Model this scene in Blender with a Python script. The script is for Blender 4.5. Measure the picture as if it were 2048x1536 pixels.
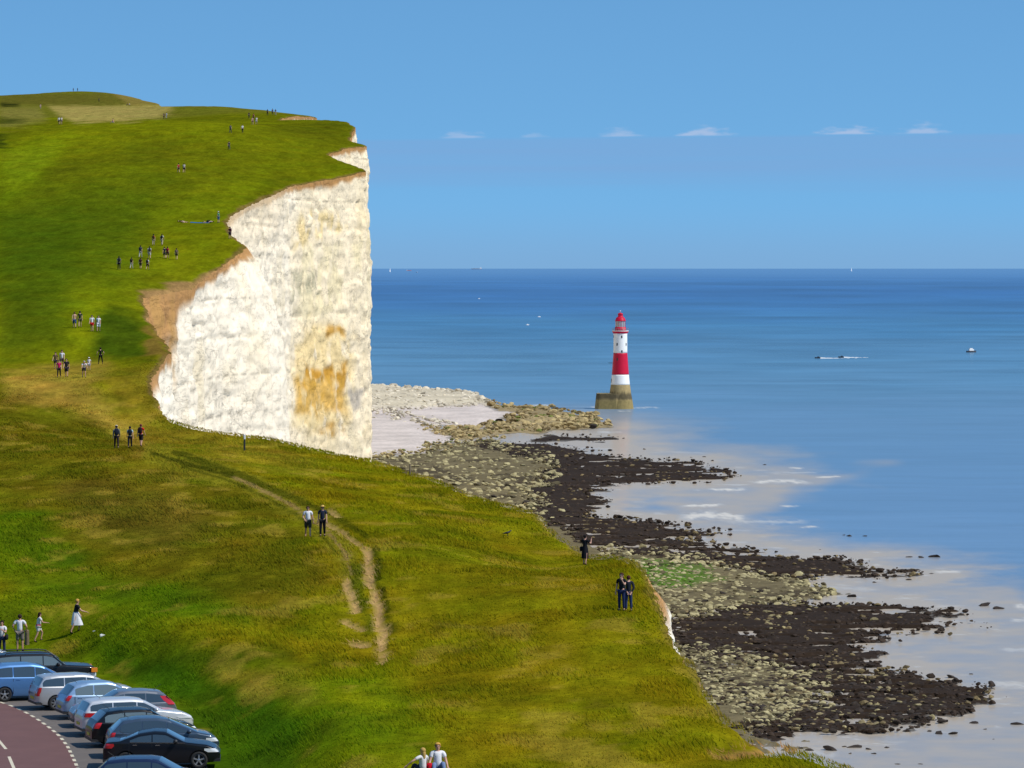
import bpy, bmesh, math, random
import numpy as np
from mathutils import Vector, Matrix

# ------------------------------------------------------------------ clear
for o in list(bpy.data.objects):
    bpy.data.objects.remove(o, do_unlink=True)
scene = bpy.context.scene
COL = scene.collection
R = math.radians
random.seed(7)
rng = np.random.default_rng(11)

# ------------------------------------------------------------------ camera
F, CX, CY, HROW = 8750.0, 1024.0, 768.0, 499.0     # focal length, centre and eye level in photo pixels
HC = 71.0                                            # eye height above the sea
RE = 7.433e6                                         # earth radius with refraction: the sea horizon dips below eye level
HZ = HROW + F * math.sqrt(2 * HC / RE)               # photo row of the sea horizon (537)
PITCH = math.atan((CY - HROW) / F)
cam_d = bpy.data.cameras.new('camera')
cam_d.sensor_width = 36.0
cam_d.lens = 36.0 * F / 2048.0
cam_d.clip_start = 1.0
cam_d.clip_end = 600000.0
cam = bpy.data.objects.new('camera', cam_d)
cam.location = (0, 0, HC)
cam.rotation_euler = (math.pi / 2 - PITCH, 0, 0)
COL.objects.link(cam)
scene.camera = cam

# ------------------------------------------------------------------ world, sun, exposure
SUN_AZ = Vector((0.93, -0.37, 0)).normalized()       # towards the sun, on the plan
SUN_EL = R(50)
world = bpy.data.worlds.new('World')
scene.world = world
world.use_nodes = True
wn, wl = world.node_tree.nodes, world.node_tree.links
wn.clear()
w_out = wn.new('ShaderNodeOutputWorld')
w_bg = wn.new('ShaderNodeBackground')
w_bg.inputs['Strength'].default_value = 0.15
sky = wn.new('ShaderNodeTexSky')
sky.sky_type = 'NISHITA'
sky.sun_disc = False
sky.sun_elevation = SUN_EL
sky.sun_rotation = math.atan2(SUN_AZ.x, SUN_AZ.y)
sky.altitude = 0.0
sky.air_density = 1.0
sky.dust_density = 0.2
sky.ozone_density = 3.5

def wmath(op, a, b=None, clamp=False):
    n = wn.new('ShaderNodeMath'); n.operation = op; n.use_clamp = clamp
    for i, v in enumerate((a, b)):
        if v is None: continue
        if isinstance(v, (int, float)): n.inputs[i].default_value = v
        else: wl.new(v, n.inputs[i])
    return n.outputs[0]

def wsmooth(v, a, b):
    n = wn.new('ShaderNodeMapRange'); n.interpolation_type = 'SMOOTHSTEP'
    wl.new(v, n.inputs['Value'])
    n.inputs['From Min'].default_value = a; n.inputs['From Max'].default_value = b
    n.inputs['To Min'].default_value = 0; n.inputs['To Max'].default_value = 1
    return n.outputs[0]

tc = wn.new('ShaderNodeTexCoord')
sep = wn.new('ShaderNodeSeparateXYZ'); wl.new(tc.outputs['Generated'], sep.inputs[0])
SKY_LIFT = 0.20                                       # clear maritime air: the blue reaches far down
zl = wmath('ADD', wmath('MULTIPLY', wmath('MAXIMUM', sep.outputs['Z'], 0.0), 1.6), SKY_LIFT)
comb = wn.new('ShaderNodeCombineXYZ')
wl.new(sep.outputs['X'], comb.inputs[0]); wl.new(sep.outputs['Y'], comb.inputs[1]); wl.new(zl, comb.inputs[2])
nrm = wn.new('ShaderNodeVectorMath'); nrm.operation = 'NORMALIZE'
wl.new(comb.outputs[0], nrm.inputs[0])
wl.new(nrm.outputs[0], sky.inputs['Vector'])
# low bank of haze cloud far out over the sea, all the way round, with small puffs on its upper edge
el = sep.outputs['Z']
az = wmath('ARCTAN2', sep.outputs['X'], sep.outputs['Y'])
azv = wn.new('ShaderNodeCombineXYZ'); wl.new(wmath('MULTIPLY', az, 9.0), azv.inputs[0]); wl.new(wmath('MULTIPLY', el, 420.0), azv.inputs[1])
nz = wn.new('ShaderNodeTexNoise'); nz.inputs['Scale'].default_value = 1.0; nz.inputs['Detail'].default_value = 5
wl.new(azv.outputs[0], nz.inputs['Vector'])
azv2 = wn.new('ShaderNodeCombineXYZ'); wl.new(wmath('MULTIPLY', az, 260.0), azv2.inputs[0]); wl.new(wmath('MULTIPLY', el, 1100.0), azv2.inputs[1])
nz2 = wn.new('ShaderNodeTexNoise'); nz2.inputs['Scale'].default_value = 1.0; nz2.inputs['Detail'].default_value = 4
wl.new(azv2.outputs[0], nz2.inputs['Vector'])
edge = wmath('ADD', wmath('MULTIPLY', wmath('SINE', wmath('ADD', wmath('MULTIPLY', az, 7.0), 0.3)), 0.0016), 0.0251)
above = wmath('SUBTRACT', el, edge)
band_top = wmath('SUBTRACT', 1.0, wsmooth(above, -0.0009, 0.0002))
band_bot = wsmooth(wmath('ADD', el, wmath('MULTIPLY', nz.outputs['Fac'], 0.004)), 0.0140, 0.0215)
band = wmath('MULTIPLY', wmath('MULTIPLY', band_top, band_bot), wmath('ADD', wmath('MULTIPLY', nz.outputs['Fac'], 0.5), 0.15))
low = wmath('MULTIPLY', wmath('SUBTRACT', 1.0, wsmooth(el, -0.0045, 0.012)), 0.35)
puffs = None
for (a0, wd, ht, s) in ((-0.0115, 0.0050, 0.0013, .55), (0.0050, 0.0035, 0.0007, .4), (0.0245, 0.0050, 0.0013, .6),
                        (0.0440, 0.0065, 0.0016, .8), (0.0765, 0.0070, 0.0013, .8), (0.0935, 0.0055, 0.0017, .7)):
    # repeat the row of puffs round the horizon
    d = wmath('SUBTRACT', wmath('PINGPONG', wmath('ADD', az, 0.06), 0.19), a0 + 0.06)
    da = wmath('DIVIDE', d, wd)
    hgt = wmath('DIVIDE', wmath('ADD', above, -0.0001), ht)
    g = wmath('ADD', wmath('MULTIPLY', da, da), wmath('ABSOLUTE', hgt))
    g = wmath('ADD', g, wmath('MULTIPLY', wmath('SUBTRACT', nz2.outputs['Fac'], 0.5), 3.2))
    m = wmath('MULTIPLY', wmath('SUBTRACT', 1.0, wsmooth(g, -0.1, 1.5)), s)
    m = wmath('MULTIPLY', m, wsmooth(above, -0.0003, 0.0002))
    puffs = m if puffs is None else wmath('MAXIMUM', puffs, m)

def wmix(fac, c1, c2):
    n = wn.new('ShaderNodeMix'); n.data_type = 'RGBA'
    wl.new(fac, n.inputs['Factor'])
    if isinstance(c1, tuple): n.inputs[6].default_value = c1
    else: wl.new(c1, n.inputs[6])
    n.inputs[7].default_value = c2
    return n.outputs[2]
tint = wn.new('ShaderNodeMix'); tint.data_type = 'RGBA'; tint.blend_type = 'MULTIPLY'; tint.inputs['Factor'].default_value = 1.0
wl.new(sky.outputs[0], tint.inputs[6]); tint.inputs[7].default_value = (0.60, 0.92, 1.01, 1)      # deep maritime blue
c = wmix(wmath('MULTIPLY', band, 1.15, True), tint.outputs[2], (1.42, 2.55, 4.5, 1))
c = wmix(wmath('MULTIPLY', low, 1.6, True), c, (1.45, 2.45, 4.0, 1))
c = wmix(wmath('MULTIPLY', puffs, 0.75), c, (3.4, 3.9, 5.2, 1))
wl.new(c, w_bg.inputs['Color'])
wl.new(w_bg.outputs[0], w_out.inputs['Surface'])

sun_d = bpy.data.lights.new('sun', 'SUN')
sun_d.energy = 4.2
sun_d.angle = R(0.53)
sun_d.color = (1.0, 0.94, 0.84)
sun = bpy.data.objects.new('sun', sun_d)
to_sun = Vector((SUN_AZ.x * math.cos(SUN_EL), SUN_AZ.y * math.cos(SUN_EL), math.sin(SUN_EL)))
sun.rotation_euler = to_sun.to_track_quat('Z', 'Y').to_euler()
sun.location = (60, -60, 200)
COL.objects.link(sun)

scene.view_settings.view_transform = 'Standard'
scene.view_settings.look = 'None'
scene.view_settings.exposure = 0.0
scene.view_settings.gamma = 1.0
scene.view_settings.use_curve_mapping = False

# ------------------------------------------------------------------ helpers: photo pixel <-> world
CP, SP = math.cos(PITCH), math.sin(PITCH)
def project(x, y, z):
    dz = z - HC
    dep = np.maximum(y * CP - dz * SP, 1e-3)
    up = y * SP + dz * CP
    return CX + F * x / dep, CY - F * up / dep
def ray(px, py):
    a, b = (px - CX) / F, (CY - py) / F
    return np.array([a, CP + b * SP, -SP + b * CP])
def at(px, py, D):                                    # point seen at a pixel, at depth D
    d = ray(px, py); d = d / d[1] * D
    return d[0], D, HC + d[2]
def on_plane(px, py, z):
    d = ray(px, py); t = (z - HC) / d[2]
    return d[0] * t, d[1] * t

def lin(c, k=1.0):
    out = []
    for v in c[:3]:
        v = v / 255.0
        out.append(k * (v / 12.92 if v <= 0.04045 else ((v + 0.055) / 1.055) ** 2.4))
    return np.array(out)

# ------------------------------------------------------------------ helpers: noise and masks
def _h(ix, iy, s):
    v = (ix.astype(np.int64) * 374761393 + iy.astype(np.int64) * 668265263 + s * 974711) & 0xffffffff
    v = ((v ^ (v >> 13)) * 1274126177) & 0xffffffff
    v = v ^ (v >> 16)
    return (v & 0xffffff) / float(0xffffff)
def vnoise(x, y, s=0):
    x = np.asarray(x, float); y = np.asarray(y, float)
    ix, iy = np.floor(x), np.floor(y); fx, fy = x - ix, y - iy
    fx = fx * fx * (3 - 2 * fx); fy = fy * fy * (3 - 2 * fy)
    ix = ix.astype(np.int64); iy = iy.astype(np.int64)
    a = _h(ix, iy, s) * (1 - fx) + _h(ix + 1, iy, s) * fx
    b = _h(ix, iy + 1, s) * (1 - fx) + _h(ix + 1, iy + 1, s) * fx
    return a * (1 - fy) + b * fy
def fbm(x, y, s=0, o=4, g=0.5):
    t = 0; a = 1; n = 0
    for i in range(o):
        t = t + a * vnoise(x * 2 ** i + 17.3 * i, y * 2 ** i - 9.1 * i, s + i); n += a; a *= g
    return t / n
def sstep(a, b, v):
    t = np.clip((v - a) / (b - a), 0, 1); return t * t * (3 - 2 * t)
def poly_sd(px, py, poly):
    """signed distance to a polygon, positive inside"""
    P = np.asarray(poly, float); n = len(P)
    sh = np.shape(px); px = np.ravel(px); py = np.ravel(py)
    dm = np.full(px.shape, 1e18); ins = np.zeros(px.shape, bool)
    for i in range(n):
        ax, ay = P[i]; bx, by = P[(i + 1) % n]
        ex, ey = bx - ax, by - ay
        t = np.clip(((px - ax) * ex + (py - ay) * ey) / (ex * ex + ey * ey + 1e-12), 0, 1)
        dm = np.minimum(dm, (px - ax - t * ex) ** 2 + (py - ay - t * ey) ** 2)
        c = (ay > py) != (by > py)
        with np.errstate(divide='ignore', invalid='ignore'):
            xi = ax + (py - ay) * ex / (ey if ey != 0 else 1e-12)
        ins ^= c & (px < xi)
    d = np.sqrt(dm)
    return np.where(ins, d, -d).reshape(sh)
def line_d(px, py, pts):
    sh = np.shape(px); px = np.ravel(px); py = np.ravel(py); dm = np.full(px.shape, 1e18)
    for (ax, ay), (bx, by) in zip(pts[:-1], pts[1:]):
        ex, ey = bx - ax, by - ay
        t = np.clip(((px - ax) * ex + (py - ay) * ey) / (ex * ex + ey * ey + 1e-12), 0, 1)
        dm = np.minimum(dm, (px - ax - t * ex) ** 2 + (py - ay - t * ey) ** 2)
    return np.sqrt(dm).reshape(sh)

# ------------------------------------------------------------------ helpers: meshes, objects, materials
def mesh_np(name, V, Fq, col=None, smooth=True):
    """V (n,3); Fq (m,k) faces of one size; col (n,3) linear vertex colour"""
    V = np.asarray(V, np.float32); Fq = np.asarray(Fq, np.int32)
    me = bpy.data.meshes.new(name)
    me.vertices.add(len(V)); me.vertices.foreach_set('co', V.ravel())
    k = Fq.shape[1]
    me.loops.add(Fq.size); me.loops.foreach_set('vertex_index', Fq.ravel())
    me.polygons.add(len(Fq))
    me.polygons.foreach_set('loop_start', np.arange(0, Fq.size, k, dtype=np.int32))
    me.polygons.foreach_set('loop_total', np.full(len(Fq), k, np.int32))
    me.polygons.foreach_set('use_smooth', np.full(len(Fq), smooth, bool))
    me.update(calc_edges=True)
    if col is not None:
        a = me.color_attributes.new('Col', 'FLOAT_COLOR', 'POINT')
        c4 = np.ones((len(V), 4), np.float32); c4[:, :3] = np.clip(col, 0, 1)
        a.data.foreach_set('color', c4.ravel())
    return me
def grid_faces(r, c):
    i = np.arange(r - 1)[:, None] * c + np.arange(c - 1)[None, :]
    return np.stack([i, i + 1, i + c + 1, i + c], -1).reshape(-1, 4)
def link(name, me, mat=None, parent=None):
    o = bpy.data.objects.new(name, me); COL.objects.link(o)
    if mat is not None:
        me.materials.clear(); me.materials.append(mat)
    if parent is not None: o.parent = parent
    return o
def tag(o, label=None, cat=None, group=None, kind=None):
    if label: o['label'] = label
    if cat: o['category'] = cat
    if group: o['group'] = group
    if kind: o['kind'] = kind
    return o
def empty(name, loc, rz=0.0, s=1.0):
    o = bpy.data.objects.new(name, None); COL.objects.link(o)
    o.location = loc; o.rotation_euler = (0, 0, rz); o.scale = (s, s, s); o.empty_display_size = 0.3
    return o
def from_bm(name, bm, mat, parent=None, smooth=False):
    bmesh.ops.recalc_face_normals(bm, faces=bm.faces)
    me = bpy.data.meshes.new(name); bm.to_mesh(me); bm.free()
    if smooth: me.polygons.foreach_set('use_smooth', np.full(len(me.polygons), True))
    return link(name, me, mat, parent)
def bm_box(bm, x0, x1, y0, y1, z0, z1, M=None):
    vs = [bm.verts.new((x, y, z)) for z in (z0, z1) for y in (y0, y1) for x in (x0, x1)]
    for f in ((0, 2, 3, 1), (4, 5, 7, 6), (0, 1, 5, 4), (2, 6, 7, 3), (0, 4, 6, 2), (1, 3, 7, 5)):
        bm.faces.new([vs[i] for i in f])
    if M is not None: bmesh.ops.transform(bm, matrix=M, verts=vs)
    return vs
def bm_lathe(bm, prof, n=32, M=None, cap=True, a0=0.0, a1=None):
    full = a1 is None
    ang = [a0 + (2 * math.pi if full else (a1 - a0)) * i / n for i in range(n if full else n + 1)]
    rings = [[bm.verts.new((r * math.cos(a), r * math.sin(a), z)) for a in ang] for r, z in prof]
    for A, B in zip(rings[:-1], rings[1:]):
        m = len(ang)
        for i in range(m if full else m - 1):
            j = (i + 1) % m
            bm.faces.new((A[i], A[j], B[j], B[i]))
    if cap and full:
        bm.faces.new(list(reversed(rings[0]))); bm.faces.new(rings[-1])
    vs = [v for r in rings for v in r]
    if M is not None: bmesh.ops.transform(bm, matrix=M, verts=vs)
    return vs
def bm_tube(bm, pts, r, n=6, r2=None):
    pts = [Vector(p) for p in pts]; rings = []
    for i, p in enumerate(pts):
        d = (pts[min(i + 1, len(pts) - 1)] - pts[max(i - 1, 0)]).normalized()
        a = d.orthogonal().normalized(); b = d.cross(a)
        rr = r if r2 is None else r + (r2 - r) * i / (len(pts) - 1)
        rings.append([bm.verts.new(p + a * rr * math.cos(2 * math.pi * k / n) + b * rr * math.sin(2 * math.pi * k / n)) for k in range(n)])
    # keep the rings from twisting
    for A, B in zip(rings[:-1], rings[1:]):
        best = min(range(n), key=lambda s: sum((A[k].co - B[(k + s) % n].co).length for k in range(n)))
        for k in range(n):
            bm.faces.new((A[k], A[(k + 1) % n], B[(k + 1 + best) % n], B[(k + best) % n]))
    bm.faces.new(rings[0]); bm.faces.new(rings[-1])

MATS = {}
def mat(name, col=(.5, .5, .5), rough=0.6, metal=0.0, spec=0.5, coat=0.0, var=0.0, vscale=5.0, bump=0.0, bscale=20.0,
        attr=False, trans=0.0, subs=None, emit=None):
    """principled material, optionally with a vertex colour, mottling and a noise bump"""
    if name in MATS: return MATS[name]
    m = bpy.data.materials.new(name); m.use_nodes = True
    nt = m.node_tree; b = nt.nodes['Principled BSDF']
    b.inputs['Roughness'].default_value = rough
    b.inputs['Metallic'].default_value = metal
    b.inputs['Specular IOR Level'].default_value = spec
    b.inputs['Coat Weight'].default_value = coat
    b.inputs['Coat Roughness'].default_value = 0.06
    tcn = nt.nodes.new('ShaderNodeTexCoord')
    src = None
    if attr:
        a = nt.nodes.new('ShaderNodeAttribute'); a.attribute_name = 'Col'; src = a.outputs['Color']
    if var > 0:
        n = nt.nodes.new('ShaderNodeTexNoise'); n.inputs['Scale'].default_value = vscale; n.inputs['Detail'].default_value = 6
        n.inputs['Roughness'].default_value = 0.65
        nt.links.new(tcn.outputs['Object'], n.inputs['Vector'])
        mr = nt.nodes.new('ShaderNodeMapRange')
        mr.inputs['From Min'].default_value = 0.3; mr.inputs['From Max'].default_value = 0.7
        mr.inputs['To Min'].default_value = 1 - var; mr.inputs['To Max'].default_value = 1 + var
        nt.links.new(n.outputs['Fac'], mr.inputs['Value'])
        mx = nt.nodes.new('ShaderNodeVectorMath'); mx.operation = 'SCALE'
        if src is not None: nt.links.new(src, mx.inputs[0])
        else: mx.inputs[0].default_value = tuple(col)[:3]
        nt.links.new(mr.outputs[0], mx.inputs['Scale'])
        src = mx.outputs[0]
    if src is not None: nt.links.new(src, b.inputs['Base Color'])
    else: b.inputs['Base Color'].default_value = (*tuple(col)[:3], 1)
    if bump > 0:
        n2 = nt.nodes.new('ShaderNodeTexNoise'); n2.inputs['Scale'].default_value = bscale; n2.inputs['Detail'].default_value = 5
        nt.links.new(tcn.outputs['Object'], n2.inputs['Vector'])
        bp = nt.nodes.new('ShaderNodeBump'); bp.inputs['Strength'].default_value = 1.0; bp.inputs['Distance'].default_value = bump
        nt.links.new(n2.outputs['Fac'], bp.inputs['Height']); nt.links.new(bp.outputs[0], b.inputs['Normal'])
    MATS[name] = m
    return m
# ================================================================== LAND: height of the turf
PROF = np.array([(-400, 66), (-60, 62.0), (0, 60.4), (50, 53.2), (100, 47.5), (150, 45.6), (205, 46.3), (255, 46.9), (300, 47.8), (334, 48.8),
    (390, 50.2), (415, 52.0), (440, 53.2), (470, 55.8), (565, 62.4), (620, 65.9), (690, 70.5), (780, 79.7), (860, 85.9),
    (910, 90.4), (1010, 96.2), (1130, 102.4), (1300, 108.0), (1500, 117.0), (1900, 134.0), (2300, 154.0), (2500, 157.0),
    (2900, 150.0), (3600, 120.0)], float)
PROF[:, 1] += np.where(PROF[:, 0] < 30, 8.0, 8.4 - 0.00423 * PROF[:, 0])
CTRL = [  # photo pixel of a point on the turf and its depth (from the people standing there, the cliff edge, the car park)
    (1250, 1222, 205), (1170, 1130, 258), (630, 1075, 255), (258, 897, 334), (489, 900, 350), (740, 920, 352), (900, 975, 315),
    (1060, 1020, 295), (1100, 1050, 275), (1180, 1085, 258), (1240, 1105, 250), (1290, 1140, 230), (1320, 1200, 212), (1340, 1260, 199),
    (1400, 1350, 178), (1450, 1430, 163), (1550, 1490, 152), (1700, 1536, 145), (480, 868, 376), (330, 840, 390), (300, 775, 405),
    (330, 715, 440), (340, 690, 460), (300, 640, 490), (288, 590, 535), (385, 570, 560), (440, 530, 590), (495, 490, 620),
    (455, 440, 680), (580, 370, 775), (710, 343, 830), (655, 308, 880), (735, 288, 950), (700, 282, 972), (712, 252, 1040), (690, 246, 1060), (666, 239, 1090), (640, 240, 1115), (556, 242, 1160), (600, 229, 1270), (640, 236, 1310), (120, 755, 415), (200, 727, 440), (183, 663, 470), (238, 540, 565), (325, 490, 620), (360, 345, 780), (458, 300, 860),
    (485, 265, 910), (515, 248, 1010), (547, 231, 1200), (520, 226, 1260), (330, 238, 1300), (122, 248, 1250), (450, 218, 1350), (340, 213, 1500),
    (340, 222, 1900), (480, 250, 1800), (100, 187, 2300), (200, 184, 2300), (275, 193, 2300), (330, 214, 2250), (430, 250, 2300), (0, 190, 2300),
    (0, 540, 560), (0, 740, 425), (100, 1000, 285), (100, 1200, 226), (850, 1300, 196), (1050, 1400, 171), (800, 1536, 148), (0, 330, 800),
    (150, 330, 800), (0, 250, 1250), (0, 215, 1700), (200, 215, 1700), (900, 1100, 245), (700, 1250, 206), (560, 1350, 186)]
_c = np.array([(*at(px, py, D), px) for px, py, D in CTRL])
_u = np.stack([_c[:, 3] / 260.0, np.log(_c[:, 1]) / 0.11], 1)
_res = _c[:, 2] - np.interp(_c[:, 1], PROF[:, 0], PROF[:, 1])
_K = np.exp(-((_u[:, None] - _u[None]) ** 2).sum(-1)) + 0.03 * np.eye(len(_u))
_w = np.linalg.solve(_K, _res)
_ys = np.arange(-400, 3600, 2.0)
_pz = np.interp(_ys, PROF[:, 0], PROF[:, 1])
for _ in range(2):                                     # round the corners of the profile
    k = np.ones(9) / 9; _pz = np.convolve(np.pad(_pz, 4, 'edge'), k, 'valid')
CAR_Z = 51.6
PARK = [on_plane(px, py, CAR_Z) for px, py in ((-900, 1268), (0, 1284), (70, 1302), (205, 1352), (290, 1378), (385, 1428), (438, 1490), (462, 1560), (470, 1720), (-900, 1720))]

EDGE = np.array([(at(px, 800, D)[0], D) for px, D in (
    (1900, 60), (1850, 120), (1800, 138), (1700, 145), (1550, 152), (1450, 163), (1400, 178), (1340, 199), (1320, 212), (1290, 230), (1240, 250), (1180, 258), (1100, 275),
    (1060, 295), (900, 318), (740, 352), (480, 376), (330, 390), (300, 405), (312, 425), (330, 440), (340, 460), (300, 490), (286, 535),
    (350, 551), (385, 560), (440, 590), (495, 620), (462, 645), (455, 680), (470, 700), (580, 775), (660, 808), (733, 832), (716, 850), (655, 880),
    (733, 950), (715, 962), (698, 975), (712, 1040), (693, 1075), (640, 1115), (556, 1160), (565, 1190), (640, 1310), (560, 1345), (470, 1400), (370, 1500), (330, 1900), (305, 2200), (282, 2300), (200, 2500), (100, 3000))])
def edge_x(y):
    y = np.asarray(y, float)
    x = np.interp(y, EDGE[:, 1], EDGE[:, 0])
    amp = 0.42 + 0.33 * sstep(300, 500, y)
    return x + amp * 1.6 * (fbm(y / 9.0, y * 0 + 3.3, 5, 3) - 0.5) + amp * 0.8 * (fbm(y / 1.7, y * 0 + 8.1, 6, 3) - 0.5)
def turf_z(x, y, fine=True):
    x = np.asarray(x, float); y = np.asarray(y, float)
    sh = np.broadcast(x, y).shape
    x = np.broadcast_to(x, sh).ravel(); y = np.broadcast_to(y, sh).ravel()
    z = np.interp(y, _ys, _pz)
    yy = np.maximum(y, 60.0)
    u0 = (CX + F * x / yy) / 260.0; u1 = np.log(yy) / 0.11
    r = np.zeros(len(x))
    for s in range(0, len(x), 40000):
        e = slice(s, s + 40000)
        r[e] = np.exp(-((u0[e, None] - _u[None, :, 0]) ** 2 + (u1[e, None] - _u[None, :, 1]) ** 2)) @ _w
    z = z + r
    if fine:
        z = z + 0.35 * (fbm(x / 9, y / 12, 21, 3) - 0.5) * sstep(120, 200, y) + 0.12 * (fbm(x / 1.6, y / 2.4, 31, 2) - 0.5)
    sd = poly_sd(x, y, PARK)
    near = y < 320
    k = np.where(near, sstep(-5.0, -0.3, sd), 0.0)
    z = z * (1 - k) + CAR_Z * k
    return z.reshape(sh)
def turf_hit(px, py):
    """where the sight line through a photo pixel first meets the turf"""
    D = np.arange(110, 2700, 0.5)
    d = ray(px, py); d = d / d[1]
    x, z = d[0] * D, HC + d[2] * D
    g = turf_z(x, D) - z
    ok = (g > 0) & (x < edge_x(D))
    i = int(np.argmax(ok))
    if not ok[i]:
        i = int(np.argmax(np.where(x < edge_x(D), g, -1e9)))
        return float(x[i]), float(D[i]), float(turf_z(x[i], D[i]))
    if i > 0 and g[i - 1] < 0:
        t = -g[i - 1] / (g[i] - g[i - 1]); Dd = D[i - 1] + 0.5 * t
    else: Dd = D[i]
    xx = d[0] * Dd
    return float(xx), float(Dd), float(turf_z(xx, Dd))

# ---- colours of the turf (sward colours: long dry grass, mown grass, trodden path with painted grass shade, bare soil)
GK = 0.72
def C(r, g, b, k=GK): return lin((r, g, b), k)
PATH_R = [(735, 1105), (741, 1135), (738, 1160), (748, 1185), (757, 1222), (764, 1262), (768, 1320)]
PATH_R2 = [(640, 1040), (690, 1068), (722, 1092), (736, 1112)]
PATH_L = [(694, 1164), (698, 1182), (706, 1204), (714, 1222)]
PATH_T = [(305, 908), (380, 930), (470, 955), (540, 988), (600, 1020), (655, 1062), (690, 1105), (705, 1150)]
PATH_T2 = [(350, 905), (480, 950), (560, 985), (640, 1020), (700, 1050), (735, 1075)]
def turf_colour(x, y, z):
    px, py = project(x, y, z)
    nx, ny = x / 1.0, y / 1.0
    wob = (fbm(nx / 5, ny / 9, 41, 3) - 0.5); wob2 = (fbm(nx / 5, ny / 9, 45, 3) - 0.5)
    wx, wy = px + 90 * wob * 200 / np.maximum(y, 150) * 1.3, py + 60 * wob2 * 200 / np.maximum(y, 150) * 1.3
    col = np.zeros(px.shape + (3,)) + C(108, 112, 12)
    def put(poly, c, soft=25.0, k=1.0):
        nonlocal col
        m = (sstep(-soft, soft, poly_sd(wx, wy, poly)) * k)[..., None]
        col = col * (1 - m) + c * m
    far = sstep(385, 450, y + 70 * (fbm(x / 12, y / 25, 43, 3) - .5))[..., None]
    col = col * (1 - far) + C(100, 112, 6) * far
    # mown slope: broad lighter and darker swathes
    sw = fbm(x / 22, y / 60, 51, 3)[..., None]
    col = col * (1 - far * (0.55 * (0.5 - sw) * 1.5))
    put([(120, 560), (260, 560), (240, 640), (160, 700), (100, 690)], C(118, 136, 8), 40, .6)
    put([(0, 300), (140, 275), (60, 380), (0, 420)], C(122, 150, 24), 25, .55)
    put([(-50, 380), (330, 360), (260, 560), (-50, 600)], C(70, 98, 4), 60, .7)
    put([(300, 420), (560, 330), (460, 440), (330, 470)], C(112, 132, 6), 30, .6)
    put([(0, 440), (160, 460), (120, 700), (0, 720)], C(66, 92, 6), 40, .7)
    put([(210, 610), (300, 640), (300, 720), (190, 715), (180, 690)], C(50, 78, 8), 22, .85)
    # far downs: dry grass field and scrub
    fd = sstep(1180, 1330, y)[..., None]
    col = col * (1 - fd) + C(104, 112, 32) * fd
    put([(95, 211), (345, 211), (330, 232), (280, 240), (150, 246), (120, 232)], C(158, 152, 82), 5, .95)
    put([(0, 214), (75, 214), (95, 240), (0, 262)], C(128, 128, 62), 8, .7)
    put([(0, 190), (230, 187), (290, 205), (230, 211), (0, 210)], C(96, 98, 36), 4, .9)
    put([(225, 187), (280, 189), (330, 211), (262, 211)], C(132, 124, 62), 4, .8)
    put([(0, 205), (38, 208), (40, 213), (0, 213)], C(34, 44, 16), 3, .9)
    put([(0, 234), (60, 240), (40, 248), (0, 250)], C(48, 62, 18), 4, .8)
    put([(-20, 262), (14, 268), (10, 305), (-20, 310)], C(42, 58, 14), 5, .85)
    # near ground
    nr = (1 - sstep(395, 425, y))[..., None]
    put([(-100, 745), (120, 760), (240, 850), (420, 930), (560, 995), (640, 1090), (650, 1180), (560, 1260), (300, 1230), (100, 1130), (-100, 1120)], C(84, 86, 16), 30, .7)
    put([(120, 960), (330, 970), (430, 1050), (330, 1100), (150, 1060)], C(90, 78, 30), 35, .45)
    put([(-100, 1020), (60, 1010), (180, 1130), (420, 1180), (520, 1260), (300, 1250), (-100, 1150)], C(72, 106, 8), 30, .75)
    put([(-100, 1180), (250, 1220), (420, 1300), (640, 1370), (760, 1460), (700, 1600), (-100, 1600)], C(74, 104, 8), 30, .8)
    put([(180, 1300), (330, 1310), (480, 1400), (600, 1440), (560, 1560), (430, 1560), (380, 1440), (260, 1370)], C(50, 88, 6), 22, .8)
    put([(340, 1310), (470, 1290), (580, 1310), (600, 1350), (420, 1340)], C(48, 74, 8), 18, .6)
    put([(440, 1360), (640, 1370), (650, 1395), (540, 1410), (450, 1390)], C(128, 122, 34), 14, .55)
    put([(640, 1330), (820, 1330), (880, 1600), (640, 1600)], C(92, 112, 8), 40, .8)
    put([(790, 1180), (1290, 1170), (1460, 1470), (1000, 1500), (840, 1400)], C(116, 112, 14), 60, .6)
    put([(780, 1000), (1100, 1070), (1250, 1130), (1230, 1210), (900, 1160), (780, 1080)], C(106, 108, 14), 40, .6)
    put([(1140, 1210), (1260, 1200), (1320, 1290), (1200, 1330), (1100, 1270)], C(98, 112, 10), 30, .55)
    put([(110, 730), (215, 720), (190, 780), (300, 880), (280, 905), (170, 830), (0, 790), (0, 745)], C(150, 134, 52), 22, .75)
    put([(205, 740), (330, 720), (320, 800), (360, 850), (560, 880), (640, 940), (430, 920), (300, 880), (220, 800)], C(122, 116, 30), 20, .7)
    # streaks and mottling of the sward
    s1 = fbm(x / 2.6, y / 5.5, 61, 4); s2 = fbm(x / 0.7, y / 1.6, 71, 3)
    wgt = np.where(y < 420, 1.0, 0.45)
    v = 1 + wgt * (0.75 * (s1 - 0.5) + 0.5 * (s2 - 0.5))
    col = col * v[..., None]
    warm = (fbm(x / 3.1, y / 7, 81, 3) - 0.5) * wgt
    col = col * (1 + warm[..., None] * np.array([0.55, 0.05, 0.5]))
    dry = sstep(0.60, 0.74, fbm(x / 1.8, y / 5.0, 91, 3)) * 0.4 * nr[..., 0]
    col = col * (1 - dry[..., None]) + C(148, 136, 50) * dry[..., None]
    nearw = (1 - sstep(380, 470, y))[..., None]
    col = col * (nearw * np.array([1.50, 1.24, 1.25]) + (1 - nearw) * np.array([1.22, 1.05, 1.0]))
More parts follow.
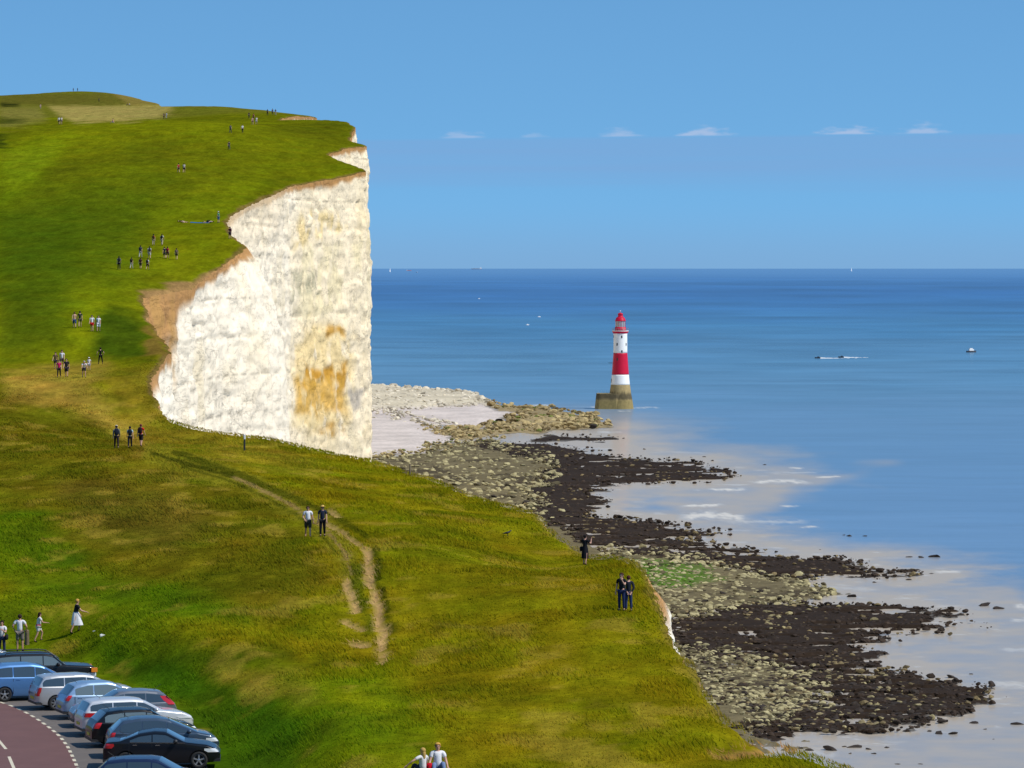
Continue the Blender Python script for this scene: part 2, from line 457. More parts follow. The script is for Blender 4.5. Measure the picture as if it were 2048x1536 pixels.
    # trodden line, bare ruts, dark lush edges with tall-grass shade painted in
    m_per_px = np.maximum(y, 120) / F
    jit = (fbm(x / 0.8, y / 2.5, 95, 2) - 0.5)
    def path_strip(pts, w, c, k=1.0):
        nonlocal col
        d = line_d(px, py, pts) / w
        m = ((1 - sstep(0.55, 1.15, d + jit * 0.9)) * k)[..., None]
        col = col * (1 - m) + c * m
        return m[..., 0]
    path_strip(PATH_T, 24, C(142, 134, 34), .7)
    path_strip(PATH_T, 4, C(58, 66, 14), .7)
    path_strip(PATH_T[2:], 4, C(176, 146, 86), .75)
    path_strip([(p[0] - 14, p[1] + 5) for p in PATH_T[1:-1]], 3, C(60, 70, 14), .6)
    path_strip(PATH_T2, 7, C(48, 62, 10), .6)
    path_strip([(p[0] + 18, p[1] - 4) for p in PATH_R[:-1]], 8, C(44, 58, 10), .7)  # lush edge; the shade of its tall grass is in this dark colour
    path_strip([(p[0] - 26, p[1]) for p in PATH_R[1:-1]], 12, C(62, 82, 12), .6)
    soil = C(196, 160, 104)
    r = path_strip(PATH_R, 9.5, soil) + path_strip(PATH_R2, 5, soil, .75) + path_strip(PATH_L, 9, soil, .9)
    for p in ([(690, 1243), (722, 1258)], [(702, 1287), (738, 1290)], [(660, 1020), (675, 1030)]):
        r = r + path_strip(p, 6, soil, .8)
    path_strip([(1015, 1262), (880, 1250)], 5, C(134, 120, 44), .4)
    # bare soil and chalk dust along the lip of the cliff
    e = edge_x(y) - x
    lipw = 0.15 + 0.7 * fbm(y / 6, y * 0, 33, 3) + 0.5 * sstep(470, 540, y) * (1 - sstep(700, 900, y)) * fbm(y / 14, y * 0, 34, 2)
    m = (1 - sstep(0.4, 1.0, e / lipw)) * 0.9
    lipc = (np.where((y < 400)[..., None], C(136, 118, 46), C(122, 100, 54))) * (0.7 + 0.6 * fbm(x / .9, y / 2, 36, 2))[..., None]
    col = col * (1 - m[..., None]) + lipc * m[..., None]
    put([(283, 578), (400, 556), (440, 540), (470, 520), (400, 575), (362, 600), (340, 606), (300, 640), (296, 610)], C(166, 130, 82), 6, .95)
    put([(300, 640), (345, 690), (335, 715), (290, 712), (300, 690)], C(130, 100, 48), 8, .8)
    put([(1445, 1478), (1545, 1470), (1560, 1500), (1440, 1505)], C(182, 138, 78), 6, .9)
    r = r + sstep(-10, 0, poly_sd(px, py, [(1435, 1470), (1550, 1462), (1565, 1505), (1430, 1510)]))
    return np.clip(col, 0.003, 0.9), r

# ---- the turf sheet
rows = np.concatenate([np.arange(-380, 100, 14), np.arange(100, 140, 2.5), np.arange(140, 346, 0.36), np.arange(346, 400, 0.7),
                       np.arange(400, 545, 0.9), np.arange(545, 640, 0.5), np.arange(640, 725, 1.0), np.arange(725, 840, 0.35),
                       np.arange(840, 1000, 1.0), np.arange(1000, 1300, 2.0), np.arange(1300, 3300, 14)])
ecol = np.concatenate([np.array([0, .12, .28, .5]), np.linspace(.8, 36, 92), np.geomspace(37.5, 520, 26)])
ex = edge_x(rows)
X = ex[:, None] - ecol[None] * np.where(rows > 400, np.clip(rows / 480, 1, 3.2), 1.0)[:, None]
Y = np.repeat(rows[:, None], len(ecol), 1)
Z = turf_z(X, Y)
lip = 0.35 * np.exp(-((ex[:, None] - X) / 0.5))
Z = Z - lip * (0.6 + fbm(Y / 3, Y * 0, 99, 2))
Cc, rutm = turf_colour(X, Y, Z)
Z = Z - 0.24 * np.clip(rutm, 0, 1)
m_turf = mat('turf', attr=True, rough=0.95, spec=0.0, var=0.22, vscale=2.2, bump=0.10, bscale=2.5)
nt = m_turf.node_tree; pb = nt.nodes['Principled BSDF']; old = pb.inputs['Base Color'].links[0].from_socket
tcn = nt.nodes.new('ShaderNodeTexCoord')
for scv, v_ in (((.45, .085, .3), .30), ((1.5, .30, 1), .22)):          # cropped turf, worn and tufted
    mp = nt.nodes.new('ShaderNodeMapping'); mp.inputs['Scale'].default_value = scv; nt.links.new(tcn.outputs['Object'], mp.inputs['Vector'])
    n2 = nt.nodes.new('ShaderNodeTexNoise'); n2.inputs['Scale'].default_value = 1; n2.inputs['Detail'].default_value = 7; n2.inputs['Roughness'].default_value = .7
    nt.links.new(mp.outputs[0], n2.inputs['Vector'])
    mr = nt.nodes.new('ShaderNodeMapRange'); mr.inputs['From Min'].default_value = .3; mr.inputs['From Max'].default_value = .7; mr.inputs['To Min'].default_value = 1 - v_; mr.inputs['To Max'].default_value = 1 + v_
    nt.links.new(n2.outputs['Fac'], mr.inputs['Value'])
    sc2 = nt.nodes.new('ShaderNodeVectorMath'); sc2.operation = 'SCALE'; nt.links.new(old, sc2.inputs[0]); nt.links.new(mr.outputs[0], sc2.inputs['Scale']); old = sc2.outputs[0]
nt.links.new(old, pb.inputs['Base Color'])
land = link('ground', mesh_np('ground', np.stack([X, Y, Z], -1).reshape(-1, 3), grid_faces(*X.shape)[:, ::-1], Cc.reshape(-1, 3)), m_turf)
tag(land, kind='structure')

# ---- the chalk cliff below the lip
TOPV = np.stack([X[:, 0], Y[:, 0], Z[:, 0]], -1)
dxy = np.gradient(TOPV[:, :2], axis=0)
ln = np.hypot(dxy[:, 0], dxy[:, 1])
def smooth1(a, n):
    return np.convolve(np.pad(a, n, 'edge'), np.ones(2 * n + 1) / (2 * n + 1), 'valid')
nxn, nyn = smooth1(dxy[:, 1] / ln, 6), smooth1(-dxy[:, 0] / ln, 6)
nn = np.hypot(nxn, nyn); nxn /= nn; nyn /= nn
sl = np.concatenate([[0], np.cumsum(np.hypot(np.diff(TOPV[:, 0]), np.diff(TOPV[:, 1])))])
NV = 190
tt = np.linspace(0, 1, NV) ** 1.15
yr = TOPV[:, 1]
depth = tt[None, :] * (TOPV[:, 2] + 1.5)[:, None]               # metres below the lip
Zw = TOPV[:, 2][:, None] - depth
S = np.repeat(sl[:, None], NV, 1); Yr = np.repeat(yr[:, None], NV, 1)
bulge = 6.2 * np.exp(-((yr - 622) / 26.0) ** 2)
fade = sstep(0.0, 3.0, depth)
out2 = (0.85 * np.exp(-((yr - 223) / 11.0) ** 2) + 0.7 * np.exp(-((yr - 284) / 7.0) ** 2) + .2 * np.exp(-((yr - 192) / 7.0) ** 2))[:, None] * (1 - np.exp(-depth / 0.9)) * (0.6 + 0.8 * fbm(S / 3, Zw / 2, 137, 3))
out = 0.012 * depth * (Yr > 340) + out2 + bulge[:, None] * (1 - np.exp(-depth / 9.0))
out = out + fade * 0.5 * (fbm(S / 5, Zw / 2.2, 115, 4) - 0.5)
out = out + fade * (1.6 * (fbm(S / 26, Zw / 60, 101, 3) - 0.5) + 1.2 * (fbm(S / 9, Zw / 16, 102, 3) - 0.5))
# bedding: harder bands stand proud, flint seams are cut back; blocks fall away between joints
zb = Zw + 0.9 * fbm(S / 60, Zw * 0, 103, 2) + 0.035 * S * 0
bed = fbm(zb * 0.9, S / 140, 104, 3)
seam = np.abs(((zb / 5.2) % 1.0) - 0.5)
out = out + fade * (0.30 * (bed - 0.5) - 0.22 * (1 - sstep(0.0, 0.05, seam)) * sstep(.4, .6, fbm(S / 18, zb / 5, 114, 2)))
cell = vnoise(np.floor(S / 3.3 + 0.7 * vnoise(S / 5, zb / 3, 9)) * 7.1, np.floor(zb / 1.7 + 0.8 * vnoise(S / 4, zb / 4, 8)) * 3.7, 105)
out = out + fade * (0.5 * (cell - 0.5) + 0.5 * (fbm(S / 2.2, zb / 1.4, 106, 3) - 0.5))
Xw = TOPV[:, 0][:, None] + nxn[:, None] * out
Yw = TOPV[:, 1][:, None] + nyn[:, None] * out
pxw, pyw = project(Xw, Yw, Zw)
chalk = lin((255, 240, 214), 0.90)
col = np.zeros(Xw.shape + (3,)) + chalk
creamy = ((sstep(555, 612, pxw + 50 * (fbm(S / 9, Zw / 5, 116, 4) - .5)) * sstep(700, 720, Yr)))[..., None]
col = col * (1 - creamy) + lin((254, 234, 198), 0.90) * creamy
tint = fbm(S / 12, Zw / 9, 111, 4)
col = col * (1 - 0.18 * sstep(0.5, 0.78, tint)[..., None] * np.array([.35, .5, .95]))
grey = sstep(0.60, 0.74, fbm(S / 5, Zw / 2.2, 112, 4))
col = col * (1 - 0.10 * grey[..., None])
seamc = (1 - sstep(0.0, 0.035, seam)) * sstep(0.35, 0.6, fbm(S / 11, zb / 5, 113, 2))
col = col * (1 - 0.45 * seamc[..., None])
def wput(poly, c, soft, k, nscale=1.0, thr=(0.35, 0.65), seed=120):
    global col
    m = sstep(-soft, soft, poly_sd(pxw + 26 * (fbm(S / 6, Zw / 5, 121, 3) - .5), pyw + 30 * (fbm(S / 6, Zw / 5, 122, 3) - .5), poly))
    m = m * sstep(thr[0], thr[1], fbm(S / 4 * nscale, Zw / 3.5 * nscale, seed, 4)) * k
    m = (m * (Yr > 400))[..., None]
    col = col * (1 - m) + c * m
ochre, pale_ochre = lin((216, 160, 62), .8), lin((250, 220, 156), .85)
wput([(584, 700), (612, 655), (690, 650), (712, 720), (700, 840), (660, 870), (590, 860)], pale_ochre, 14, .8, 1, (.25, .5))
wput([(590, 730), (640, 735), (700, 730), (698, 775), (640, 800), (600, 770)], ochre, 8, 1.0, 1, (.38, .58), 123)
wput([(590, 755), (690, 760), (690, 830), (592, 830)], lin((236, 184, 84), .8), 10, .85, 1, (.25, .5), 124)
wput([(640, 850), (690, 850), (690, 868), (640, 868)], ochre, 5, .8, 1, (.3, .6), 125)
wput([(655, 655), (690, 655), (690, 672), (655, 672)], ochre, 6, .9, 1, (.3, .55), 126)
wput([(610, 425), (690, 425), (690, 460), (600, 500), (585, 490)], pale_ochre, 10, .9, 1, (.3, .55), 127)
wput([(590, 500), (735, 480), (735, 640), (600, 640)], lin((246, 228, 180), .85), 18, .7, .6, (.4, .65), 128)
wput([(585, 540), (640, 545), (640, 580), (590, 600)], lin((206, 196, 160), .8), 8, .8, 1, (.35, .6), 129)
wput([(700, 790), (725, 780), (722, 820), (705, 830)], lin((196, 184, 168), .8), 5, .9, 1, (.2, .5), 130)
wput([(585, 845), (700, 850), (740, 920), (640, 905)], lin((238, 220, 180), .85), 10, .6, 1, (.3, .6), 131)
# weathered soil washed down from the lip
sd = 0.5 + 2.2 * fbm(S / 5, S * 0, 132, 3) + 5.0 * np.exp(-((Yr - 543) / 9.0) ** 2) * 2.2
m = ((1 - sstep(0.35, 1.0, depth / sd)) * 0.95)[..., None]
col = col * (1 - m) + (lin((196, 142, 78), .75) * (0.75 + 0.5 * fbm(S / 1.4, Zw / 1.0, 133, 3))[..., None]) * m
m = (sstep(528, 534, Yr) * (1 - sstep(548, 553, Yr)) * (1 - sstep(9.0, 16.0, depth + 6 * fbm(S / 3, Zw / 3, 135, 2))) * sstep(0.25, 0.5, fbm(S / 2.5, Zw / 4, 134, 3)))[..., None] * 0.85
col = col * (1 - m) + lin((206, 158, 92), .75) * m
m = ((1 - sstep(1.0, 14.0, depth)) * sstep(640, 680, Yr) * (1 - sstep(740, 790, Yr)) * 0.6)[..., None]
col = col * (1 - m) + lin((246, 222, 182), .85) * m
m_chalk = mat('chalk', attr=True, rough=0.92, spec=0.1, var=0.06, vscale=0.9)
nt = m_chalk.node_tree; pb = nt.nodes['Principled BSDF']
old = pb.inputs['Base Color'].links[0].from_socket
tcn = nt.nodes.new('ShaderNodeTexCoord'); hts = None; cks = None
for sc_v, w_, th_ in (((.9, .045, .55), 1.0, .018), ((1.6, .11, 1.3), .6, .022), ((3.0, .30, 2.6), .35, .03), ((1.1, .16, .10), .55, .014)):
    mp = nt.nodes.new('ShaderNodeMapping'); mp.inputs['Scale'].default_value = sc_v; mp.inputs['Rotation'].default_value = (R(4), 0, 0)
    nt.links.new(tcn.outputs['Object'], mp.inputs['Vector'])
    nn_ = nt.nodes.new('ShaderNodeTexNoise'); nn_.inputs['Scale'].default_value = 1.0; nn_.inputs['Detail'].default_value = 5; nn_.inputs['Distortion'].default_value = .6
    nt.links.new(mp.outputs[0], nn_.inputs['Vector'])
    ab = nt.nodes.new('ShaderNodeMath'); ab.operation = 'SUBTRACT'; ab.inputs[1].default_value = .5; nt.links.new(nn_.outputs['Fac'], ab.inputs[0])
    ab2 = nt.nodes.new('ShaderNodeMath'); ab2.operation = 'ABSOLUTE'; nt.links.new(ab.outputs[0], ab2.inputs[0])
    mr = nt.nodes.new('ShaderNodeMapRange'); mr.inputs['From Min'].default_value = 0; mr.inputs['From Max'].default_value = th_; mr.inputs['To Min'].default_value = 1 - .34 * w_ ** .5; mr.inputs['To Max'].default_value = 1
    nt.links.new(ab2.outputs[0], mr.inputs['Value'])
    # cracks come and go
    n3 = nt.nodes.new('ShaderNodeTexNoise'); n3.inputs['Scale'].default_value = .5; nt.links.new(mp.outputs[0], n3.inputs['Vector'])
    m3 = nt.nodes.new('ShaderNodeMapRange'); m3.inputs['From Min'].default_value = .42; m3.inputs['From Max'].default_value = .6; nt.links.new(n3.outputs['Fac'], m3.inputs['Value'])
    mxn = nt.nodes.new('ShaderNodeMix'); mxn.data_type = 'FLOAT'; nt.links.new(m3.outputs[0], mxn.inputs['Factor']); mxn.inputs[2].default_value = 1.0; nt.links.new(mr.outputs[0], mxn.inputs[3])
    def comb2(a, b, op):
        if a is None: return b
        n = nt.nodes.new('ShaderNodeMath'); n.operation = op; nt.links.new(a, n.inputs[0]); nt.links.new(b, n.inputs[1]); return n.outputs[0]
    cks = comb2(cks, mxn.outputs[0], 'MULTIPLY')
    sm = nt.nodes.new('ShaderNodeMath'); sm.operation = 'MULTIPLY'; sm.inputs[1].default_value = w_ * .4; nt.links.new(nn_.outputs['Fac'], sm.inputs[0])
    hts = comb2(hts, sm.outputs[0], 'ADD')
hh = nt.nodes.new('ShaderNodeMath'); hh.operation = 'ADD'; nt.links.new(hts, hh.inputs[0]); nt.links.new(cks, hh.inputs[1])
bpn = nt.nodes.new('ShaderNodeBump'); bpn.inputs['Distance'].default_value = .22; bpn.inputs['Strength'].default_value = .7
nt.links.new(hh.outputs[0], bpn.inputs['Height']); nt.links.new(bpn.outputs[0], pb.inputs['Normal'])
scl = nt.nodes.new('ShaderNodeVectorMath'); scl.operation = 'SCALE'; nt.links.new(old, scl.inputs[0]); nt.links.new(cks, scl.inputs['Scale'])
nt.links.new(scl.outputs[0], pb.inputs['Base Color'])
cl = link('cliff', mesh_np('cliff', np.stack([Xw, Yw, Zw], -1).reshape(-1, 3), grid_faces(*Xw.shape), np.clip(col, 0, .9).reshape(-1, 3)), m_chalk)
tag(cl, kind='structure')

# ================================================================== SHORE
Z_UNDER = [(-900, 770), (738, 770), (740, 935), (900, 1000), (1075, 1045), (1245, 1112), (1325, 1205), (1480, 1445), (1545, 1482), (1560, 1900), (-900, 1900)]
Z_RIDGE = [(700, 770), (800, 776), (920, 782), (968, 800), (1000, 816), (960, 813), (780, 823), (700, 835)]
Z_TAN = [(955, 804), (1100, 818), (1180, 832), (1215, 851), (1150, 860), (1060, 866), (1000, 868), (930, 884), (870, 858), (990, 856), (1020, 832)]
Z_SHING = [(690, 826), (780, 820), (960, 812), (1016, 830), (986, 857), (880, 850), (902, 880), (860, 906), (690, 925)]
Z_PALE1 = [(700, 925), (860, 904), (900, 888), (960, 884), (1040, 905), (1112, 936), (1062, 962), (1056, 1000), (1075, 1045), (880, 1010)]
Z_PALE2 = [(1215, 1098), (1330, 1110), (1430, 1130), (1560, 1160), (1655, 1187), (1600, 1206), (1480, 1214), (1340, 1236), (1290, 1200)]
Z_PALE3 = [(1350, 1290), (1420, 1318), (1540, 1332), (1650, 1392), (1610, 1425), (1510, 1450), (1420, 1400)]
Z_WEED1 = [(930, 888), (1080, 886), (1250, 913), (1400, 930), (1470, 946), (1400, 966), (1230, 965), (1180, 986), (1205, 1005), (1180, 1030), (1340, 1050), (1440, 1066),
           (1350, 1072), (1420, 1086), (1510, 1106), (1640, 1122), (1780, 1142), (1840, 1152), (1760, 1160), (1640, 1150), (1570, 1164), (1430, 1132), (1230, 1105), (1140, 1080), (1060, 1030), (1050, 960), (1110, 935), (1000, 905)]
Z_WEED2 = [(1325, 1236), (1400, 1224), (1500, 1212), (1640, 1212), (1790, 1211), (1870, 1224), (1912, 1258), (1850, 1272), (1740, 1276), (1700, 1290), (1770, 1312), (1700, 1332), (1850, 1346),
           (1960, 1376), (2030, 1393), (1940, 1406), (1890, 1440), (1780, 1460), (1680, 1472), (1550, 1478), (1480, 1446), (1400, 1360)]
Z_WEED3 = [(1090, 868), (1200, 873), (1250, 880), (1180, 884), (1060, 882)]
ZONES = (('under', Z_UNDER), ('ridge', Z_RIDGE), ('tan', Z_TAN), ('shingle', Z_SHING), ('pale', Z_PALE1), ('pale', Z_PALE2), ('weed', Z_WEED1), ('weed', Z_WEED2), ('weed', Z_WEED3), ('pale', Z_PALE3))
def shore_warp(px, py):
    sc = np.clip((py - HZ) / 700.0, 0.3, 1.4)
    a = fbm(px / 60, py / 9, 201, 5, .6) - 0.5; b = fbm(px / 60, py / 14, 202, 4) - 0.5
    return px + 230 * a * sc, py + 26 * b * sc
def shore_sd(px, py):
    """pixels inside the shoreline (vertical pixels count most), and the zone of each point"""
    wx, wy = shore_warp(px, py)
    best = np.full(np.shape(px), -1e9)
    sds = []
    for nm, p in ZONES:
        q = [(a / 4.0, b) for a, b in p]
        s = poly_sd(wx / 4.0, wy, q); sds.append(s); best = np.maximum(best, s)
    return best, sds
def sea_D(py):                                        # distance of the water seen at a photo row, on the curved sea
    t = (np.asarray(py, float) - HROW) / F
    return RE * (t - np.sqrt(np.maximum(t * t - 2 * HC / RE, 0)))
def fan(cols, pys):
    D = sea_D(pys)
    PX, DD = np.meshgrid(cols, D)
    return (PX - CX) / F * DD, DD, PX, np.repeat(pys[:, None], len(cols), 1)
def shore_height(sd, px, py):
    h = np.clip(sd / 9.0, -1, 1) * 0.55
    return h + 0.35 * (fbm(px / 24, py / 6, 211, 4) - 0.5)
bc = np.concatenate([np.linspace(-900, 660, 30), np.arange(670, 2100, 5.0), np.linspace(2110, 2800, 30)])
bp = np.concatenate([np.arange(764, 1560, 1.5), np.linspace(1565, 2400, 40)])
Xb, Yb, PXb, PYb = fan(bc, bp)
sdb, sds = shore_sd(PXb, PYb)
Zb = shore_height(sdb, PXb, PYb)
far_fade = sstep(764, 772, PYb)
Zb = Zb * far_fade - 1.0 * (1 - far_fade)
POOL = lambda px, py: sstep(.56, .62, fbm(px / 75, py / 4.2, 231, 4)) * sstep(1080, 1240, px + .9 * (py - 900) * 0)
Zb = Zb - 1.1 * POOL(PXb, PYb) * sstep(-1, 1, np.maximum(sds[6], np.maximum(sds[7], sds[8])))
Zb = Zb - Yb ** 2 / (2 * RE)
ridge = sstep(-2, 8, sds[1]); Zb = Zb + ridge * 2.2
Zb = Zb + sstep(0, 14, sds[3]) * 0.5 + sstep(0, 12, sds[2]) * 0.8
wetc = lin((92, 84, 76), .6); pale_c = lin((132, 120, 88), .6); weed_c = lin((58, 46, 36), .62); shing_c = lin((212, 200, 192), .8); tan_c = lin((178, 158, 116), .65)
colb = np.zeros(Xb.shape + (3,)) + lin((150, 146, 140), .6)
for (nm, p), s in zip(ZONES, sds):
    c = {'under': pale_c, 'ridge': lin((216, 204, 178), .75), 'tan': tan_c, 'shingle': shing_c, 'pale': pale_c, 'weed': weed_c}[nm]
    m = sstep(-1.5, 2.0, s)[..., None]
    colb = colb * (1 - m) + c * m
gm_ = (sstep(-10, 14, poly_sd(PXb + 60 * (fbm(PXb / 30, PYb / 6, 241, 3) - .5), PYb + 14 * (fbm(PXb / 30, PYb / 6, 242, 3) - .5), [(1255, 1122), (1400, 1132), (1440, 1160), (1380, 1180), (1290, 1172)])) * .8)[..., None]
colb = colb * (1 - gm_) + lin((92, 132, 24), .6) * gm_
# streaked boundary between weed and bare rock, ripples of the shingle
mix = sstep(0.55, 0.68, fbm(PXb / 46, PYb / 7, 221, 4))[..., None] * sstep(0, 4, np.maximum(sds[4], np.maximum(sds[5], sds[9])))[..., None]
colb = colb * (1 - .65 * mix) + weed_c * .65 * mix
rip = fbm(PXb / 70 + PYb / 9, PYb / 2.6, 222, 3)[..., None]
colb = colb * (0.75 + 0.5 * rip)
m_shore = mat('shore', attr=True, rough=0.95, spec=0.08, var=0.25, vscale=0.7, bump=0.12, bscale=1.2)
beach = link('beach', mesh_np('beach', np.stack([Xb, Yb, Zb], -1).reshape(-1, 3), grid_faces(*Xb.shape)[:, ::-1], np.clip(colb, 0, .9).reshape(-1, 3)), m_shore)
tag(beach, kind='structure')

# ================================================================== SEA
sp = np.concatenate([HZ + 0.001 + np.concatenate([[0, .05, .15, .3, .6, 1, 1.5], np.geomspace(2, 59, 60)]), np.arange(598, 760, 2.0), np.arange(760, 1560, 1.6), np.linspace(1565, 2600, 40)])
sc_ = np.concatenate([-np.geomspace(9000, 400, 20), np.linspace(-350, 690, 20), np.arange(700, 2100, 6.0), np.linspace(2120, 3400, 24), np.geomspace(3600, 12000, 14)])
Xs, Ys, PXs, PYs = fan(sc_, sp)
sds_, zsd = shore_sd(PXs, PYs)
def S3(c): return lin(c, 1.0)
keys = [(537, (112, 168, 224)), (546, (104, 162, 220)), (556, (84, 144, 208)), (566, (68, 132, 200)), (585, (54, 118, 188)), (615, (60, 126, 188)), (650, (76, 144, 192)), (690, (92, 150, 192)), (730, (100, 156, 194)),
        (780, (112, 162, 198)), (840, (122, 166, 204)), (900, (124, 168, 208)), (1000, (128, 170, 212)), (1250, (140, 174, 210)), (1540, (150, 172, 198))]
kp = np.array([k[0] for k in keys]); kc = np.array([S3(k[1]) for k in keys])
wy = PYs + (fbm(PXs / 260, PYs / 16, 301, 4) - 0.5) * np.clip((PYs - 540) * 0.35, 0, 60)
cs = np.stack([np.interp(wy, kp, kc[:, i]) for i in range(3)], -1)
strk = fbm(PXs / 330, np.maximum(PYs - HZ, 0) ** 0.75 * 0.9, 302, 4) - 0.5
strk2 = fbm(PXs / 120, np.maximum(PYs - HZ, 0) ** 0.8 * 2.2, 303, 3) - 0.5
amp = (sstep(545, 572, PYs) * (1 - 0.75 * sstep(700, 860, PYs)))[..., None]
cs = cs * (1 + amp * (0.75 * strk + 0.4 * strk2)[..., None])
# milky, chalk-laden water over the shallows
dsh = -sds_ + 26 * (fbm(PXs / 150, PYs / 22, 304, 4) - 0.5)
right = sstep(0, 1, (PYs - 860) / 60.0)
milk = (1 - sstep(4, 62, dsh)) * sstep(790, 880, PYs)
milk2 = sstep(-60, 60, poly_sd(PXs, PYs * 3, [(1270, 900 * 3), (1560, 925 * 3), (1700, 950 * 3), (1560, 1040 * 3), (1700, 1130 * 3), (2060, 1150 * 3), (2300, 1300 * 3), (2300, 1800 * 3), (1400, 1800 * 3), (1300, 1000 * 3)]) + 300 * (fbm(PXs / 180, PYs / 40, 305, 3) - .5))
milk = np.clip(np.maximum(milk, 0.8 * milk2) * (0.7 + 0.6 * fbm(PXs / 70, PYs / 9, 306, 3)), 0, 1)[..., None]
cs = cs * (1 - .9 * milk) + S3((222, 204, 178)) * .9 * milk
# foam of small breaking waves
foam = np.zeros(PXs.shape)
for (x0, x1, y0, h, k) in ((1360, 1450, 1011, 3.5, 1), (1356, 1500, 1034, 9, .95), (1440, 1620, 1043, 5, .55), (1415, 1495, 979, 3, 1), (1500, 1625, 964, 4.5, 1), (1630, 1685, 954, 1.8, 1),
        (1578, 1608, 936, 2.2, .9), (1560, 1600, 1012, 2.2, 1), (1600, 1640, 1055, 2.5, .8), (1868, 1925, 1144, 3, .9), (1240, 1320, 815, 1.6, 1), (1180, 1220, 814, 1.5, .9), (1040, 1110, 811, 1.6, .8),
        (1235, 1262, 822, 1.2, .8), (1140, 1180, 833, 1.5, .6), (2030, 2080, 1216, 7, .9), (2020, 2080, 1240, 5, .7), (1690, 1760, 1311, 3, .7), (1590, 1680, 1508, 9, .45), (1980, 2070, 1370, 8, .6),
        (1640, 1760, 1178, 5, .4), (1195, 1245, 864, 1.6, .7), (1150, 1230, 897, 2, .5), (1300, 1420, 905, 2, .35), (2000, 2080, 1300, 5, .5), (1560, 1640, 945, 2, .5)):
    cx, w = (x0 + x1) / 2, (x1 - x0) / 2
    u = (PXs - cx) / w
    yc = y0 + 0.35 * h * np.sin(u * 2.2 + x0) + 0.06 * w * u * u * 0.3
    f = (1 - sstep(0.6, 1.1, np.abs(u))) * (1 - sstep(0.0, 1.1, np.abs(PYs - yc) / h + 1.6 * (fbm(PXs / 9, PYs / 2.2, 310 + x0, 3) - 0.5)))
    foam = np.maximum(foam, f * k)
lace = sstep(0.66, 0.8, fbm(PXs / 40, PYs / 3.5, 330, 4)) * (1 - sstep(2, 40, np.abs(dsh))) * sstep(880, 960, PYs) * .6
foam = np.clip(np.maximum(foam, lace), 0, 1)[..., None]
cs = cs * (1 - foam) + S3((244, 240, 232)) * foam
WK = 0.62
Zs = -Ys ** 2 / (2 * RE) + 0.05 * foam[..., 0]
me = mesh_np('sea', np.stack([Xs, Ys, Zs], -1).reshape(-1, 3), grid_faces(*Xs.shape), np.clip(cs * WK, 0, .9).reshape(-1, 3))
fa = me.attributes.new('foam', 'FLOAT', 'POINT'); fa.data.foreach_set('value', np.maximum(foam, .45 * milk)[..., 0].ravel().astype(np.float32))
m_sea = bpy.data.materials.new('sea_water'); m_sea.use_nodes = True
nt = m_sea.node_tree; nt.nodes.clear()
o_ = nt.nodes.new('ShaderNodeOutputMaterial')
a_ = nt.nodes.new('ShaderNodeAttribute'); a_.attribute_name = 'Col'
f_ = nt.nodes.new('ShaderNodeAttribute'); f_.attribute_name = 'foam'
di = nt.nodes.new('ShaderNodeBsdfDiffuse'); gl = nt.nodes.new('ShaderNodeBsdfGlossy')
nt.links.new(a_.outputs['Color'], di.inputs['Color'])
gl.inputs['Roughness'].default_value = 0.16
tcn = nt.nodes.new('ShaderNodeTexCoord'); mp = nt.nodes.new('ShaderNodeMapping')
mp.inputs['Scale'].default_value = (0.35, 0.12, 1)
nt.links.new(tcn.outputs['Object'], mp.inputs['Vector'])
n_ = nt.nodes.new('ShaderNodeTexNoise'); n_.inputs['Scale'].default_value = 1.0; n_.inputs['Detail'].default_value = 4
nt.links.new(mp.outputs[0], n_.inputs['Vector'])
b_ = nt.nodes.new('ShaderNodeBump'); b_.inputs['Distance'].default_value = 0.10; b_.inputs['Strength'].default_value = 0.6
nt.links.new(n_.outputs['Fac'], b_.inputs['Height'])
nt.links.new(b_.outputs[0], gl.inputs['Normal'])
mxs = nt.nodes.new('ShaderNodeMixShader')
mf = nt.nodes.new('ShaderNodeMapRange'); mf.inputs['To Min'].default_value = 0.42; mf.inputs['To Max'].default_value = 0.05
nt.links.new(f_.outputs['Fac'], mf.inputs['Value'])
nt.links.new(mf.outputs[0], mxs.inputs['Fac'])
nt.links.new(di.outputs[0], mxs.inputs[1]); nt.links.new(gl.outputs[0], mxs.inputs[2])
nt.links.new(mxs.outputs[0], o_.inputs['Surface'])
sea = link('sea', me, m_sea); tag(sea, kind='structure')
# ================================================================== LIGHTHOUSE
def sea_pt(px, py):
    D = float(sea_D(py)); return (px - CX) / F * D, D, -D * D / (2 * RE)
def simple(name, fn, m, parent=None, smooth=False):
    bm = bmesh.new(); fn(bm); return from_bm(name, bm, m, parent, smooth)
m_red = mat('lighthouse_red', (.52, .004, .035), .5, spec=.25, var=.08, vscale=.5)
m_white = mat('white_paint', (.80, .79, .76), .5, var=.05, vscale=.4)
m_conc = mat('tower_concrete', lin((176, 158, 116), .8), .9, var=.25, vscale=.35, bump=.05, bscale=1.2)
m_weedc = mat('tower_weed', lin((74, 72, 52), .7), .9, var=.5, vscale=.5, bump=.05, bscale=1.5)
m_dark = mat('dark_opening', (.02, .022, .025), .4)
m_glassl = mat('lantern_glass', (.30, .34, .36), .08, spec=.8, coat=.5)
m_steel = mat('galvanised_steel', (.35, .36, .37), .45, metal=.6)
lx, ly, lz = sea_pt(1240.8, 817.5)
lh = empty('lighthouse', (lx, ly, lz))
tag(lh, 'red and white banded lighthouse standing in the sea off the rocks', 'lighthouse')
def rad(z):
    return float(np.interp(z, [-2, 0, 1.5, 4.5, 6.6, 10.8, 15.3, 25.0, 33.2, 33.9], [6.1, 5.95, 5.75, 5.3, 4.9, 4.28, 3.82, 3.12, 3.05, 3.15]))
